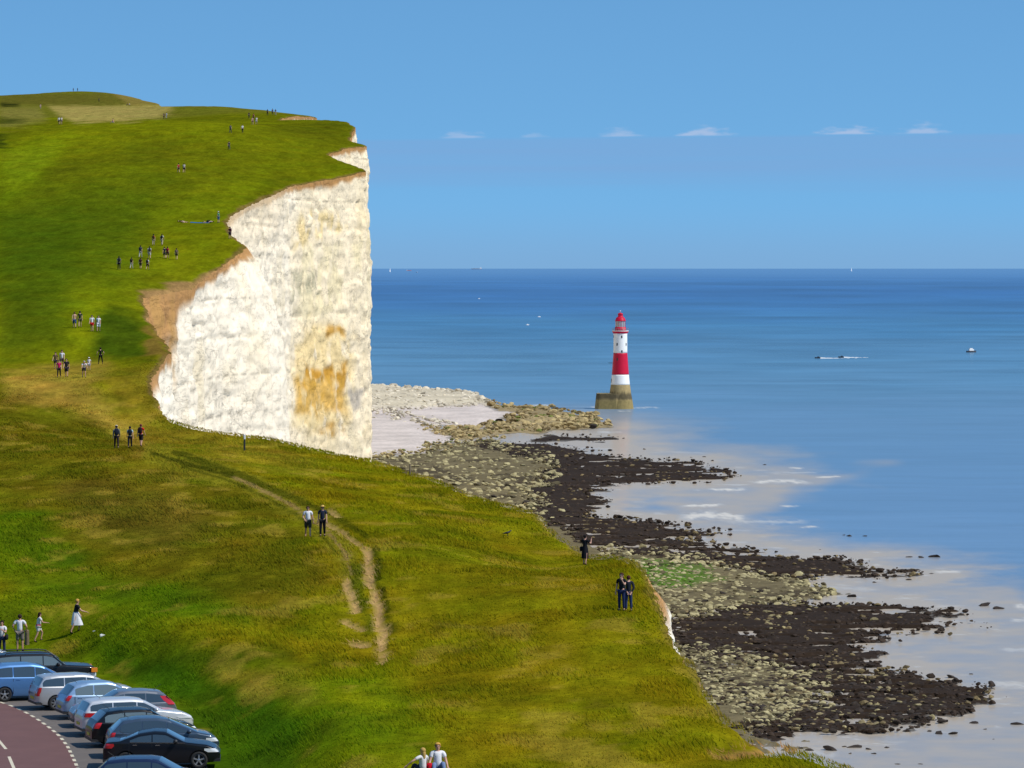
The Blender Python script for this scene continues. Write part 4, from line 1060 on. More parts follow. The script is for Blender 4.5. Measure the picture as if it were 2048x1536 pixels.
# ================================================================== CARS
m_tyre = mat('tyre', (.018, .018, .018), .85)
m_rim = mat('alloy', (.55, .56, .57), .3, metal=.85)
m_glass = mat('car_glass', (.035, .05, .06), .04, spec=.9, coat=1.0)
m_trim = mat('black_trim', (.02, .02, .022), .5)
m_tail = mat('tail_light', (.55, .015, .02), .2, coat=.6)
m_head = mat('head_light', (.72, .74, .76), .12, coat=1.0)
m_orange = mat('indicator', (.8, .25, .02), .25)
m_plate = mat('number_plate', (.70, .52, .04), .5)
m_chrome = mat('chrome', (.7, .7, .7), .15, metal=1.0)
m_glass_lit = mat('car_glass_lit', (.13, .165, .165), .06, spec=.9, coat=1.0)  # opaque pane; daylight seen through the cabin is put into its colour
def paint(name, c, metal=.35): return mat('paint_' + name, c, .3, metal=metal, coat=.35 if max(c) < .1 else .7, spec=.3)
def car(name, label, D, px, head, L, W, H, top, belt, wheels, wins, screen, rear, pm, wr=.31, lit_glass=False, tail=(.80, 1.02, .16), headl=(.62, .80, .42),
        rack=False, box=False, silver_trim=False, steel_rim=False, dark_low=False, tailpos=None):
    """top: roof outline (x/L, z) tail to nose; wins: side panes (x0, x1)/L; screen and rear: x/L spans of the sloping glass"""
    x0 = (px - CX) / F * D
    e = empty(name, (x0, D, CAR_Z + .034), R(head)); tag(e, label, 'car', 'cars parked beside the road')
    tx = np.array([p[0] * L for p in top]); tz = np.array([p[1] for p in top])
    xs = np.linspace(-L / 2, L / 2, 76)
    fine_x = np.linspace(-L / 2, L / 2, 600); fz = np.interp(fine_x, tx, tz)
    kk = np.ones(23) / 23; fz = np.convolve(np.pad(fz, 11, 'edge'), kk, 'valid')
    T = lambda x: np.interp(x, fine_x, fz)
    Bt = lambda x: np.interp(x, [-L / 2, L / 2], belt)
    def Wd(x):
        u = 2 * np.asarray(x) / L
        return W / 2 * (1 - .10 * np.clip(u, 0, 1) ** 4 - .16 * np.clip(u, 0, 1) ** 24 - .07 * np.clip(-u, 0, 1) ** 6 - .12 * np.clip(-u, 0, 1) ** 26)
    def zs(x): return np.minimum(Bt(x), T(x) - .06)
    def side_y(x, z):
        h = np.maximum(z - zs(x), 0); return Wd(x) * .965 - .23 * h
    prof = []
    for x in xs:
        w, t, b = float(Wd(x)), float(T(x)), float(zs(x)); h = t - b
        endk = 1 - .06 * (abs(2 * x / L) ** 10)
        lo = .20 + .07 * abs(2 * x / L) ** 6
        yr_ = w * .965 - .23 * h * .86
        half = [(w * .80, lo), (w * .93 * endk, lo + .03), (w * .985 * endk, lo + .16), (w * endk, .40 + (b - .4) * .35), (w * endk, .40 + (b - .4) * .72), (w * .985, b - .015), (w * .965, b),
                (w * .965 - .23 * h * .35, b + h * .35), (w * .965 - .23 * h * .70, b + h * .70), (yr_, b + h * .86), (yr_ - .05 - .02 * h, b + h * .965), (yr_ * .62, t - .004), (0, t + .012)]
        prof.append(half)
    bm = bmesh.new(); rings = []
    for x, half in zip(xs, prof):
        full = [(y, z) for y, z in half] + [(-y, z) for y, z in reversed(half[:-1])]
        rings.append([bm.verts.new((x, y, z)) for y, z in full])
    n = len(rings[0])
    for A, B in zip(rings[:-1], rings[1:]):
        for i in range(n): bm.faces.new((A[i], A[(i + 1) % n], B[(i + 1) % n], B[i]))
    bm.faces.new(rings[0]); bm.faces.new(list(reversed(rings[-1])))
    bmesh.ops.recalc_face_normals(bm, faces=bm.faces)
    me = bpy.data.meshes.new('body'); bm.to_mesh(me); bm.free()
    body = link('body', me, pm, e)
    # wheel wells
    cut = bmesh.new()
    for wx in wheels:
        for s in (-1, 1):
            bm_lathe(cut, [(wr + .055, -.16), (wr + .055, .30)], 28, Matrix.Translation((wx * L, s * (W / 2 - .06), wr)) @ Matrix.Rotation(math.pi / 2 * -s, 4, 'X'))
    cme = bpy.data.meshes.new('cut'); bmesh.ops.recalc_face_normals(cut, faces=cut.faces); cut.to_mesh(cme); cut.free()
    co = bpy.data.objects.new('cut', cme); COL.objects.link(co); co.parent = e
    md = body.modifiers.new('b', 'BOOLEAN'); md.object = co; md.operation = 'DIFFERENCE'; md.solver = 'EXACT'
    bpy.context.view_layer.update()
    nm = bpy.data.meshes.new_from_object(body.evaluated_get(bpy.context.evaluated_depsgraph_get()))
    body.modifiers.clear(); body.data = nm
    bpy.data.objects.remove(co, do_unlink=True)
    if len(nm.materials) == 0: nm.materials.append(pm)
    nm.polygons.foreach_set('use_smooth', np.array([p.area < .25 for p in nm.polygons]))
    nm.set_sharp_from_angle(angle=R(38))
    # well linings and wheels
    for wx in wheels:
        for s in (-1, 1):
            M = Matrix.Translation((wx * L, s * (W / 2 - .01), wr)) @ Matrix.Rotation(-math.pi / 2 * s, 4, 'X')
            ty = simple('wheel', lambda b: bm_lathe(b, [(wr * .66, -.19), (wr * .93, -.20), (wr, -.16), (wr, -.05), (wr * .94, -.012), (wr * .68, 0), (wr * .66, -.03)], 28, M, cap=False), m_tyre, e, True)
            def rim(b):
                bm_lathe(b, [(wr * .70, -.02), (wr * .64, -.01), (wr * .60, -.045), (wr * .60, -.12)], 28, M, cap=False)
                bm_lathe(b, [(wr * .17, -.05), (wr * .17, -.015), (wr * .10, -.008)], 12, M)
                for k in range(5 if not steel_rim else 7):
                    bm_box(b, 0, wr * .63, -.028, .028, -.05, -.02, M @ Matrix.Rotation(2 * math.pi * k / (5 if not steel_rim else 7) + .3, 4, 'Z'))
            simple('rim', rim, m_rim, ty)
            simple('brake_disc', lambda b: bm_lathe(b, [(wr * .60, -.10), (.05, -.10)], 20, M), m_trim, ty)
    # side glass
    gm_ = m_glass_lit if lit_glass else m_glass
    for s in (-1, 1):
        for (a, b_) in wins:
            gx_ = np.linspace(a * L, b_ * L, 14)
            lo = Bt(gx_) + .035; hi = T(gx_) - .115 * np.ones(14)
            okk = hi - lo > .03
            gx_, lo, hi = gx_[okk], lo[okk], hi[okk]
            if len(gx_) < 3: continue
            V = []
            for t_ in np.linspace(0, 1, 4):
                z_ = lo + (hi - lo) * t_
                V.append(np.stack([gx_, s * (side_y(gx_, z_) + .006), z_], -1))
            V = np.array(V); Fc = grid_faces(4, len(gx_))
            link('window', mesh_np('window', V.reshape(-1, 3), Fc if s < 0 else Fc[:, ::-1]), gm_, e)
    def slope_glass(nm_, span, m, drop=.0):
        gx_ = np.linspace(span[0] * L, span[1] * L, 10); V = []
        for u in np.linspace(-1, 1, 9):
            h_ = T(gx_) - zs(gx_); yr_ = Wd(gx_) * .965 - .23 * h_ * .86 - .07
            z_ = T(gx_) + .012 + .010 * (1 - abs(u)) - .022 * (abs(u) > .9)
            V.append(np.stack([gx_, u * yr_, z_], -1))
        V = np.array(V); link(nm_, mesh_np(nm_, V.reshape(-1, 3), grid_faces(9, 10)[:, ::-1]), m, e)
    slope_glass('windscreen', screen, m_glass)
    if rear: slope_glass('rear_window', rear, m_glass)
    # lamps wrap round the corners
    Xfine = fine_x
    def end_x(z, rear_):
        okz = np.where(fz >= z)[0]; return float(Xfine[okz[0]] if rear_ else Xfine[okz[-1]])
    def lamp(nm_, rear_, za, zb_, ln_, m, inner=.60):
        for s in (-1, 1):
            V = []
            for t_ in np.linspace(0, 1, 5):
                z_ = za + (zb_ - za) * t_
                xe = end_x(z_ + .01, rear_); sg = 1 if rear_ else -1
                row = []
                for q in np.linspace(1, 0, 6):                     # along the flank to the corner
                    xx = xe + sg * (.02 + ln_ * (q ** 1.3) * (1 - .35 * abs(t_ - .5)))
                    yy = float(side_y(xx, z_)) if z_ > zs(xx) else float(Wd(xx))
                    row.append((xx, s * (yy + .010), z_))
                for q in np.linspace(.96, inner, 4):               # and across the end
                    row.append((xe - sg * .012 + sg * .05 * max(0, (q - .8) * 5) ** 2 * .4, s * float(Wd(xe)) * q, z_))
                V.append(row)
            V = np.array(V); fcs = grid_faces(5, 10)
            link(nm_, mesh_np(nm_, V.reshape(-1, 3), fcs), m, e)
    ta, tb, tl = tail
    lamp('tail_light', True, ta, tb, tl, m_tail, .70)
    ha, hb, hl = headl
    lamp('headlight', False, ha, min(hb, .76), hl, m_head, .55)
    # bumpers, sills, seams, mirrors, handles, plates
    lowm = m_trim
    for nm_, xa, xb in (('front_bumper_trim', L / 2 - .25, L / 2 + .012), ('rear_bumper_trim', -L / 2 - .012, -L / 2 + .25)):
        w_ = float(Wd((xa + xb) / 2))
        simple(nm_, lambda b: bm_box(b, xa, xb, -w_ * .97, w_ * .97, .26, .36 if not dark_low else .55), lowm, e)
    for s in (-1, 1):
        xm = screen[1] * L - .32
        ym = float(side_y(xm, Bt(xm) + .06))
        def mir(b):
            bmesh.ops.create_uvsphere(b, u_segments=10, v_segments=6, radius=1, matrix=Matrix.Translation((xm, s * (ym + .13), float(Bt(xm)) + .09)) @ Matrix.Diagonal((.09, .13, .08, 1)))
        simple('wing_mirror', mir, pm if not silver_trim else m_trim, e, True)
        for k, (a, b_) in enumerate(wins[-2:]):
            xa = a * L + .10; z_ = float(Bt(xa)) - .09
            simple('door_handle', lambda b: bm_box(b, xa, xa + .17, s * (W / 2 - .01) - .018, s * (W / 2 - .01) + .022, z_, z_ + .035), pm if not silver_trim else m_chrome, e)
            xd = a * L - .03
            def seam(b):
                zz = np.linspace(.33, float(Bt(xd)) - .02, 5)
                for z0_, z1_ in zip(zz[:-1], zz[1:]):
                    bm_box(b, xd - .006, xd + .006, s * W / 2 * .99 - .008, s * W / 2 * .99 + .012, z0_, z1_ - .0005)
            if k == 0 or len(wins) < 4: simple('door_seam', seam, m_trim, e)
        if silver_trim:
            a, b_ = wins[0][0] * L, wins[-1][1] * L
            q = np.linspace(a, b_, 12)
            def strip(b):
                for u, v in zip(q[:-1], q[1:]):
                    y_ = s * (float(Wd((u + v) / 2)) * .965 + .004); bm_box(b, u, v - .0005, y_ - .012, y_ + .012, float(Bt(u)) + .005, float(Bt(u)) + .03)
            simple('chrome_strip', strip, m_chrome, e)
        if rack:
            def rail(b):
                q = np.linspace(-.36 * L, .12 * L, 8)
                pts = [(u, s * (float(side_y(u, T(u))) - .03), float(T(u)) + .05) for u in q]
                bm_tube(b, [(pts[0][0] - .08, pts[0][1], pts[0][2] - .07)] + pts + [(pts[-1][0] + .08, pts[-1][1], pts[-1][2] - .08)], .022, 6)
            simple('roof_rail', rail, m_chrome if rack == 'chrome' else m_trim, e)
    simple('number_plate', lambda b: bm_box(b, -L / 2 - .022, -L / 2 + .02, -.26, .26, .46, .57), m_plate, e)
    simple('aerial', lambda b: bm_tube(b, [(-.30 * L, 0, float(T(-.30 * L))), (-.37 * L, 0, float(T(-.30 * L)) + .22)], .008, 5), m_trim, e)
    if box:
        def rb(b):
            st = [(-.30, .5, .7), (-.28, .9, .9), (0, 1, 1), (.24, .95, .9), (.31, .6, .35)]
            rr = []
            for x, w, h in st:
                z0 = float(T(0)) + .12
                rr.append([b.verts.new((x * L, y * w * .42, z0 + z * h * .38)) for y, z in ((-1, 0), (-1, .6), (-.75, 1), (.75, 1), (1, .6), (1, 0))])
            for A, B in zip(rr[:-1], rr[1:]):
                for i in range(6): b.faces.new((A[i], A[(i + 1) % 6], B[(i + 1) % 6], B[i]))
            b.faces.new(rr[0]); b.faces.new(list(reversed(rr[-1])))
        simple('roof_box', rb, mat('roof_box', (.62, .63, .64), .4), e)
        simple('roof_bar', lambda b: [bm_box(b, q - .03, q + .03, -.6, .6, float(T(0)) + .02, float(T(0)) + .12) for q in (-.14 * L, .14 * L)], m_trim, e)
    return e
HATCH = [(-.5, .62), (-.487, .90), (-.455, 1.02), (-.36, 1.40), (-.20, 1.475), (-.02, 1.48), (.06, 1.43), (.235, 1.00), (.40, .90), (.475, .76), (.5, .55)]
ESTATE = [(-.5, .62), (-.49, .92), (-.475, 1.02), (-.425, 1.40), (-.30, 1.47), (-.05, 1.48), (.05, 1.43), (.225, 1.01), (.40, .90), (.475, .76), (.5, .55)]
TALL = [(-.5, .62), (-.49, .98), (-.475, 1.08), (-.42, 1.50), (-.28, 1.57), (-.05, 1.58), (.06, 1.50), (.25, 1.05), (.41, .93), (.478, .78), (.5, .55)]
COUPE = [(-.5, .62), (-.492, .96), (-.44, 1.02), (-.36, 1.04), (-.19, 1.32), (-.06, 1.40), (.04, 1.37), (.20, 1.00), (.39, .90), (.475, .74), (.5, .55)]
JEEP = [(-.5, .62), (-.495, 1.02), (-.49, 1.08), (-.455, 1.60), (-.30, 1.66), (0, 1.66), (.08, 1.60), (.20, 1.14), (.46, 1.06), (.49, .98), (.5, .60)]
SMALLC = [(-.5, .60), (-.485, .90), (-.455, 1.00), (-.37, 1.40), (-.22, 1.52), (0, 1.53), (.09, 1.46), (.27, 1.02), (.41, .92), (.478, .76), (.5, .52)]
def sc(top, h): return [(x, z * (1 if z < .8 else h)) for x, z in top]
WE = (-.315, .315)
car('convertible_coupe', 'glossy black coupe with silver window strip in the front of the row', 163.5, 322, 3, 4.35, 1.80, 1.41, COUPE, (.99, .93), (-.305, .32), ((-.27, -.085), (-.075, .20)), (.045, .195), (-.355, -.20),
    paint('black', (.008, .009, .013), .2), .325, silver_trim=True, tail=(.78, .95, .34), headl=(.62, .80, .46))
car('parked_car', 'dark navy car cut off by the bottom of the picture, nearest the camera', 154.0, 303, 0, 4.3, 1.75, 1.45, HATCH, (.98, .91), WE, ((-.38, -.20), (-.19, 0), (.01, .22)), (.065, .23), (-.45, -.365), paint('navy', (.02, .035, .09)), silver_trim=True)
car('people_carrier', 'slate blue one-box car between the black coupe and the black hatchback', 166.8, 322, 10, 4.25, 1.76, 1.6, sc([(-.5, .62), (-.49, .95), (-.46, 1.05), (-.37, 1.44), (-.22, 1.55), (-.05, 1.55), (.04, 1.48), (.31, .98), (.42, .88), (.478, .74), (.5, .55)], 1.0), (1.0, .92), WE,
    ((-.39, -.20), (-.19, .02), (.03, .26)), (.055, .30), (-.455, -.375), paint('slate', (.055, .085, .13)))
car('hatchback', 'black hatchback with bright red tail lights behind the slate blue car', 170.6, 281, 16, 4.2, 1.76, 1.48, HATCH, (.98, .91), WE, ((-.38, -.20), (-.19, .005), (.015, .225)), (.065, .23), (-.45, -.365), paint('jet', (.006, .007, .009), .2), lit_glass=True, tail=(.78, 1.0, .22))
car('estate_car', 'white silver estate with big swept tail lights parked behind the black hatchback', 174.5, 266, 18, 4.55, 1.82, 1.5, ESTATE, (1.02, .93), (-.30, .315), ((-.43, -.235), (-.225, -.02), (-.01, .225)), (.055, .22), (-.475, -.43), paint('white_silver', (.68, .69, .71), .3), tail=(.82, .98, .42), headl=(.66, .84, .62))
car('hatchback', 'grey hatchback reversed in, its red tail light towards the grass bank', 177.6, 243, 194, 4.25, 1.75, 1.48, HATCH, (.98, .91), WE, ((-.38, -.20), (-.19, .005), (.015, .225)), (.065, .23), (-.45, -.365), paint('grey', (.22, .23, .25), .5), tail=(.90, 1.25, .30))
car('small_car', 'pale blue rounded small car half hidden by the white silver estate', 180.8, 205, 20, 3.75, 1.66, 1.54, SMALLC, (1.0, .93), WE, ((-.37, -.17), (-.155, .245)), (.095, .265), (-.455, -.375), paint('pale_blue', (.30, .44, .62), .4), lit_glass=True)
car('estate_car', 'silver estate with upright red tail light, alone on the open tarmac', 184.6, 165, 20, 4.45, 1.70, 1.46, ESTATE, (.99, .92), WE, ((-.44, -.235), (-.225, -.02), (-.01, .22)), (.055, .22), (-.475, -.43), paint('silver', (.58, .59, .60), .5), steel_rim=True, tail=(.62, .98, .12))
car('estate_car', 'mid blue estate with five-spoke wheels at the left edge', 188.2, 62, 20, 4.5, 1.80, 1.58, TALL, (1.03, .94), WE, ((-.43, -.235), (-.225, -.02), (-.01, .24)), (.065, .245), (-.475, -.425), paint('mid_blue', (.10, .24, .50), .4))
car('off_roader', 'black boxy off-roader with roof rails and orange indicator', 192.2, 82, 14, 4.6, 1.80, 1.7, JEEP, (1.12, 1.08), WE, ((-.46, -.235), (-.225, -.02), (-.01, .19)), (.085, .195), (-.488, -.458), paint('off_black', (.012, .012, .014), .1), .36, lit_glass=True, rack=True, dark_low=True)
car('parked_car', 'blue grey car with chrome roof rails behind the off-roader', 196.0, -35, 18, 4.5, 1.80, 1.52, ESTATE, (1.02, .93), WE, ((-.43, -.235), (-.225, -.02), (-.01, .225)), (.055, .22), (-.475, -.43), paint('blue_grey', (.20, .25, .34), .4), rack='chrome')
car('parked_car', 'silver car carrying a pale roof box, furthest of the row', 201.0, -75, 18, 4.4, 1.78, 1.5, ESTATE, (1.02, .93), WE, ((-.43, -.235), (-.225, -.02), (-.01, .225)), (.055, .22), (-.475, -.43), paint('silver_two', (.5, .5, .52), .5), box=True)
# orange indicator lamps of the off-roader
for o in list(bpy.data.objects):
    if o.name.startswith('off_roader'):
        for s in (-1, 1):
            simple('indicator', lambda b: bm_box(b, 2.05, 2.315, s * .86 - .06, s * .86 + .06, .80, .99), m_orange, o)
        break
# ================================================================== PEOPLE
SKIN = mat('skin', (.55, .30, .21), .6, var=.05, vscale=8)
CLO = {}
def cloth(c):
    k = tuple(c)
    if k not in CLO: CLO[k] = mat('cloth_%d_%d_%d' % k, lin(k, .8), .9, spec=.2, var=.12, vscale=9)
    return CLO[k]
BAKE = []
def skin_obj(name, chain, edges, m, parent, sub=1, root=0):
    """chain: (x, y, z, radius) points; the surface grown round them is one closed mesh"""
    bm = bmesh.new(); lay = bm.verts.layers.skin.verify()
    vs = []
    for i, p in enumerate(chain):
        v = bm.verts.new(p[:3]); v[lay].radius = (p[3], p[4] if len(p) > 4 else p[3]); v[lay].use_root = (i == root); vs.append(v)
    for a, b in edges: bm.edges.new((vs[a], vs[b]))
    me = bpy.data.meshes.new(name); bm.to_mesh(me); bm.free()
    o = link(name, me, None, parent)
    sk = o.modifiers.new('skin', 'SKIN'); sk.use_smooth_shade = True; sk.branch_smoothing = .3
    sb = o.modifiers.new('sub', 'SUBSURF'); sb.levels = sub; sb.render_levels = sub
    BAKE.append((o, m)); return o
def person(px, py, label, h=1.72, face=0, top=(60, 60, 70), low=(40, 42, 60), legs='trousers', sleeve='short', hair=(50, 34, 24), hairlen='short', hat=None, pack=None, bag=None,
           L=(0, 0, 3), Rr=(0, 0, 3), aL=(5, 8, 12), aR=(5, 8, 12), inw=0.0, lean=0, near=False, group=None, sit=False, lie=False, bare=False, shoes=(40, 36, 34), fat=1.0, glasses=False, pos=None, inL=None, inR=None, collar=None, scarf=None):
    x, y, z = pos if pos else turf_hit(px, py)
    e = empty('person', (x, y, z), R(face), h / 1.75); tag(e, label, 'person', group)
    pel = Vector((0, 0, .95)); th = R(lean); up = Vector((0, math.sin(th), math.cos(th)))
    J = {'pel': pel, 'waist': pel + up * .17, 'chest': pel + up * .36, 'nb': pel + up * .50, 'neck': pel + up * .56}
    hd = R(lean * .4); hu = Vector((0, math.sin(hd), math.cos(hd)))
    J['chin'] = J['neck'] + hu * .045 + Vector((0, .02, 0)); J['head'] = J['neck'] + hu * .135 + Vector((0, .012, 0)); J['crown'] = J['neck'] + hu * .21
    for s, nm_, lg, ar, iw in ((-1, 'L', L, aL, inL), (1, 'R', Rr, aR, inR)):
        iw = inw if iw is None else iw
        sw, kb, ab = R(lg[0]), R(lg[1]), R(lg[2])
        hip = pel + Vector((s * .095, 0, -.06)); J['hip' + nm_] = hip
        J['knee' + nm_] = hip + Vector((s * math.sin(ab), math.sin(sw), -math.cos(sw))).normalized() * .42
        J['ank' + nm_] = J['knee' + nm_] + Vector((s * math.sin(ab) * .5, math.sin(sw - kb), -math.cos(sw - kb))).normalized() * .41
        fd_ = Vector((s * .12, math.cos(sw - kb), math.sin(sw - kb) * .9)).normalized()
        J['toe' + nm_] = J['ank' + nm_] + fd_ * .17 + Vector((0, 0, -.045)); J['heel' + nm_] = J['ank' + nm_] - fd_ * .05 + Vector((0, 0, -.04))
        sh = pel + up * .475 + Vector((s * .19, 0, 0)); J['sh' + nm_] = sh
        a1, a2, el_ = R(ar[0]), R(ar[1]), R(ar[2])
        J['elb' + nm_] = sh + Vector((s * math.sin(a2), math.sin(a1) * math.cos(a2), -math.cos(a1) * math.cos(a2))) * .29
        fdv = Vector((s * math.sin(a2) * .6 - s * iw, math.sin(a1 + el_), -math.cos(a1 + el_))).normalized()
        J['wr' + nm_] = J['elb' + nm_] + fdv * .25; J['fd' + nm_] = fdv
    low_ = min(J['ankL'].z - .085, J['ankR'].z - .085)
    if sit: low_ = min(low_, J['pel'].z - .12)
    for k in J:
        if not k.startswith('fd'): J[k] = J[k] - Vector((0, 0, low_))
    if lie:
        Mx = Matrix.Rotation(R(-84), 4, 'X')
        for k in J: J[k] = Mx @ J[k]
        if True:
            lo_ = min(J['pel'].z, J['chest'].z, J['ankL'].z) - .12
            for k in J:
                if not k.startswith('fd'): J[k] = J[k] - Vector((0, 0, lo_))
    P, E = [], []
    def add(v, r_, par=None, r2=None):
        P.append((v.x, v.y, v.z, r_, r2 or r_)); i = len(P) - 1
        if par is not None: E.append((par, i))
        return i
    f = fat
    ip = add(J['pel'], .125 * f); iw_ = add(J['waist'], .115 * f, ip); ic = add(J['chest'], .135 * f, iw_); ib = add(J['nb'], .085, ic)
    inn = add(J['neck'], .052, ib); ich = add(J['chin'], .066, inn); ih = add(J['head'], .090, ich); add(J['crown'], .070, ih)
    for s, nm_ in ((-1, 'L'), (1, 'R')):
        a = add(J['sh' + nm_], .062 * f, ib); b = add(J['elb' + nm_], .042 * f, a); c_ = add(J['wr' + nm_], .028, b)
        d = J['fd' + nm_]; side = d.cross(Vector((0, 1, 0.3))); side = side.normalized() if side.length > .01 else Vector((1, 0, 0)); nrm_ = d.cross(side).normalized()
        if near:
            pm_ = add(J['wr' + nm_] + d * .075, .034, c_)
            for k in range(4):
                base = J['wr' + nm_] + d * .10 + side * (.022 * (k - 1.5)); ln_ = (.065, .08, .075, .055)[k]
                q = add(base, .010, pm_); q2 = add(base + d * ln_ * .55 + nrm_ * .012, .009, q); add(base + d * ln_ * .95 + nrm_ * .035, .008, q2)
            q = add(J['wr' + nm_] + d * .05 + side * .045, .011, c_); add(J['wr' + nm_] + d * .085 + side * .062 + nrm_ * .015, .009, q)
        else:
            pm_ = add(J['wr' + nm_] + d * .09, .034, c_); add(J['wr' + nm_] + d * .16 + nrm_ * .02, .02, pm_)
            add(J['wr' + nm_] + d * .09 + side * .05, .012, c_)
        a = add(J['hip' + nm_], .090 * f, ip); b = add(J['knee' + nm_], .056 * f, a); c_ = add(J['ank' + nm_], .037, b); add(J['toe' + nm_], .030, c_)
    skin_obj('body', P, E, SKIN, e, 1)
    hdc = J['head']; hx = (J['crown'] - J['chin']).normalized(); fw = Vector((0, 1, 0)) if not lie else Vector((0, 0, 1)); fw = (fw - hx * fw.dot(hx)).normalized(); rx = fw.cross(hx)
    HM = Matrix((rx, fw, hx)).transposed().to_4x4(); HM.translation = hdc
    def face_bits(b):
        bmesh.ops.create_cone(b, cap_ends=True, segments=6, radius1=.018, radius2=.006, depth=.05, matrix=HM @ Matrix.Translation((0, .098, -.015)) @ Matrix.Rotation(R(25), 4, 'X'))
        for s in (-1, 1):
            bmesh.ops.create_uvsphere(b, u_segments=8, v_segments=5, radius=1, matrix=HM @ Matrix.Translation((s * .091, -.005, -.01)) @ Matrix.Diagonal((.012, .022, .034, 1)))
    simple('face', face_bits, SKIN, e, True)
    if near:
        for s in (-1, 1):
            simple('eye', lambda b: bmesh.ops.create_uvsphere(b, u_segments=8, v_segments=6, radius=.016 if not glasses else .026, matrix=HM @ Matrix.Translation((s * .034, .084, .008))), m_dark, e, True)
        simple('mouth', lambda b: bmesh.ops.create_uvsphere(b, u_segments=8, v_segments=5, radius=1, matrix=HM @ Matrix.Translation((0, .078, -.058)) @ Matrix.Diagonal((.026, .012, .008, 1))), mat('lips', (.35, .10, .09), .5), e, True)
    # hair
    hm = cloth(hair)
    def hairf(b):
        bmesh.ops.create_uvsphere(b, u_segments=14, v_segments=10, radius=1, matrix=HM @ Matrix.Translation((0, -.018, .030)) @ Matrix.Diagonal((.106, .112, .105, 1)))
        # open the face
        kill = [v for v in b.verts if (HM.inverted() @ v.co).y > .062 and (HM.inverted() @ v.co).z < .055]
        bmesh.ops.delete(b, geom=kill, context='VERTS')
    if not bare or hair: simple('hair', hairf, hm, e, True)
    if hairlen == 'long':
        skin_obj('long_hair', [(*(hdc - fw * .05 + hx * .04), .085), (*(hdc - fw * .085 - hx * .10), .085), (*(hdc - fw * .10 - hx * .26), .075), (*(hdc - fw * .09 - hx * .40), .04)], [(0, 1), (1, 2), (2, 3)], hm, e)
    if hat:
        hc_, kind = hat
        prof = {'brim': [(.0, .125), (.075, .12), (.098, .07), (.102, .045), (.20, .030), (.20, .022), (.10, .03)], 'cap': [(.0, .125), (.07, .115), (.105, .06), (.112, .02), (.105, .0)]}[kind]
        def hf(b):
            bm_lathe(b, list(reversed(prof)), 18, HM @ Matrix.Translation((0, -.005, .02)), cap=False)
            if kind == 'cap': bm_box(b, -.06, .06, .09, .19, .02, .035, HM)
        simple('hat', hf, cloth(hc_), e, True)
    # top
    if not bare:
        P, E = [], []
        ip = add(J['pel'] - up * .05, .146 * f); iw_ = add(J['waist'], .138 * f, ip); ic = add(J['chest'], .152 * f, iw_); ib = add(J['nb'] - up * .01, .098, ic)
        for s, nm_ in ((-1, 'L'), (1, 'R')):
            a = add(J['sh' + nm_], .078 * f, ib); t_ = {'short': .62, 'none': .12, 'long': 1.0}[sleeve]
            q = J['sh' + nm_].lerp(J['elb' + nm_], t_); b = add(q, .066 * f if sleeve != 'none' else .06, a)
            if sleeve == 'long': add(J['elb' + nm_].lerp(J['wr' + nm_], .95), .042, b)
        skin_obj('top', P, E, cloth(top), e)
    # below the waist
    P, E = [], []
    if legs in ('trousers', 'shorts', 'long_shorts'):
        ip = add(J['pel'] - (J['pel'] - J['waist']) * .15, .138 * f)
        for s, nm_ in ((-1, 'L'), (1, 'R')):
            a = add(J['hip' + nm_], .108 * f, ip)
            if legs == 'trousers':
                b = add(J['knee' + nm_], .076 * f, a); add(J['ank' + nm_] .lerp(J['knee' + nm_], .06), .062, b)
            else:
                add(J['hip' + nm_].lerp(J['knee' + nm_], .72 if legs == 'shorts' else 1.0), .098 * f, a)
        skin_obj(legs.replace('long_', ''), P, E, cloth(low), e)
    elif legs == 'skirt':
        kn = (J['kneeL'] + J['kneeR']) / 2 - Vector((0, 0, .10)); tp = J['waist'] - up * .02
        def sk(b):
            rr = []
            spread = (J['kneeL'] - J['kneeR']).length / 2
            for t_, r_ in ((0, .135), (.18, .165), (.5, .19), (1.0, .21)):
                c_ = tp.lerp(kn, t_)
                rr.append([b.verts.new((c_.x + (r_ + .02 * math.sin(5 * a_)) * math.cos(a_), c_.y + (r_ + t_ * max(0, spread - .12)) * math.sin(a_), c_.z)) for a_ in [2 * math.pi * k / 20 for k in range(20)]])
            for A, B in zip(rr[:-1], rr[1:]):
                for k in range(20): b.faces.new((A[k], B[k], B[(k + 1) % 20], A[(k + 1) % 20]))
        simple('skirt', sk, cloth(low), e, True)
    if scarf:
        simple('waist_wrap', lambda b: bm_lathe(b, [(.145, -.06), (.16, 0), (.15, .07)], 18, Matrix.Translation(J['pel'] + up * .03), cap=False), cloth(scarf), e, True)
    for s, nm_ in ((-1, 'L'), (1, 'R')):
        if shoes: skin_obj('shoe', [(*J['heel' + nm_], .042), (*J['ank' + nm_].lerp(J['toe' + nm_], .5), .045), (*J['toe' + nm_], .036)], [(0, 1), (1, 2)], cloth(shoes), e)
    if pack:
        def pk(b):
            c_ = J['chest'] - Vector((0, .20, .02)) if not lie else J['chest']
            M = Matrix.Translation(c_) @ Matrix.Rotation(-th, 4, 'X')
            rr = []
            for z_, k in ((-.24, .75), (-.20, 1.0), (0, 1.05), (.18, .95), (.25, .6)):
                rr.append([b.verts.new(M @ Vector((.155 * k * math.copysign(abs(math.cos(a_)) ** .6, math.cos(a_)), .10 * k * math.copysign(abs(math.sin(a_)) ** .6, math.sin(a_)), z_))) for a_ in [2 * math.pi * q / 14 for q in range(14)]])
            for A, B in zip(rr[:-1], rr[1:]):
                for k in range(14): b.faces.new((A[k], A[(k + 1) % 14], B[(k + 1) % 14], B[k]))
            b.faces.new(list(reversed(rr[0]))); b.faces.new(rr[-1])
        simple('backpack', pk, cloth(pack), e, True)
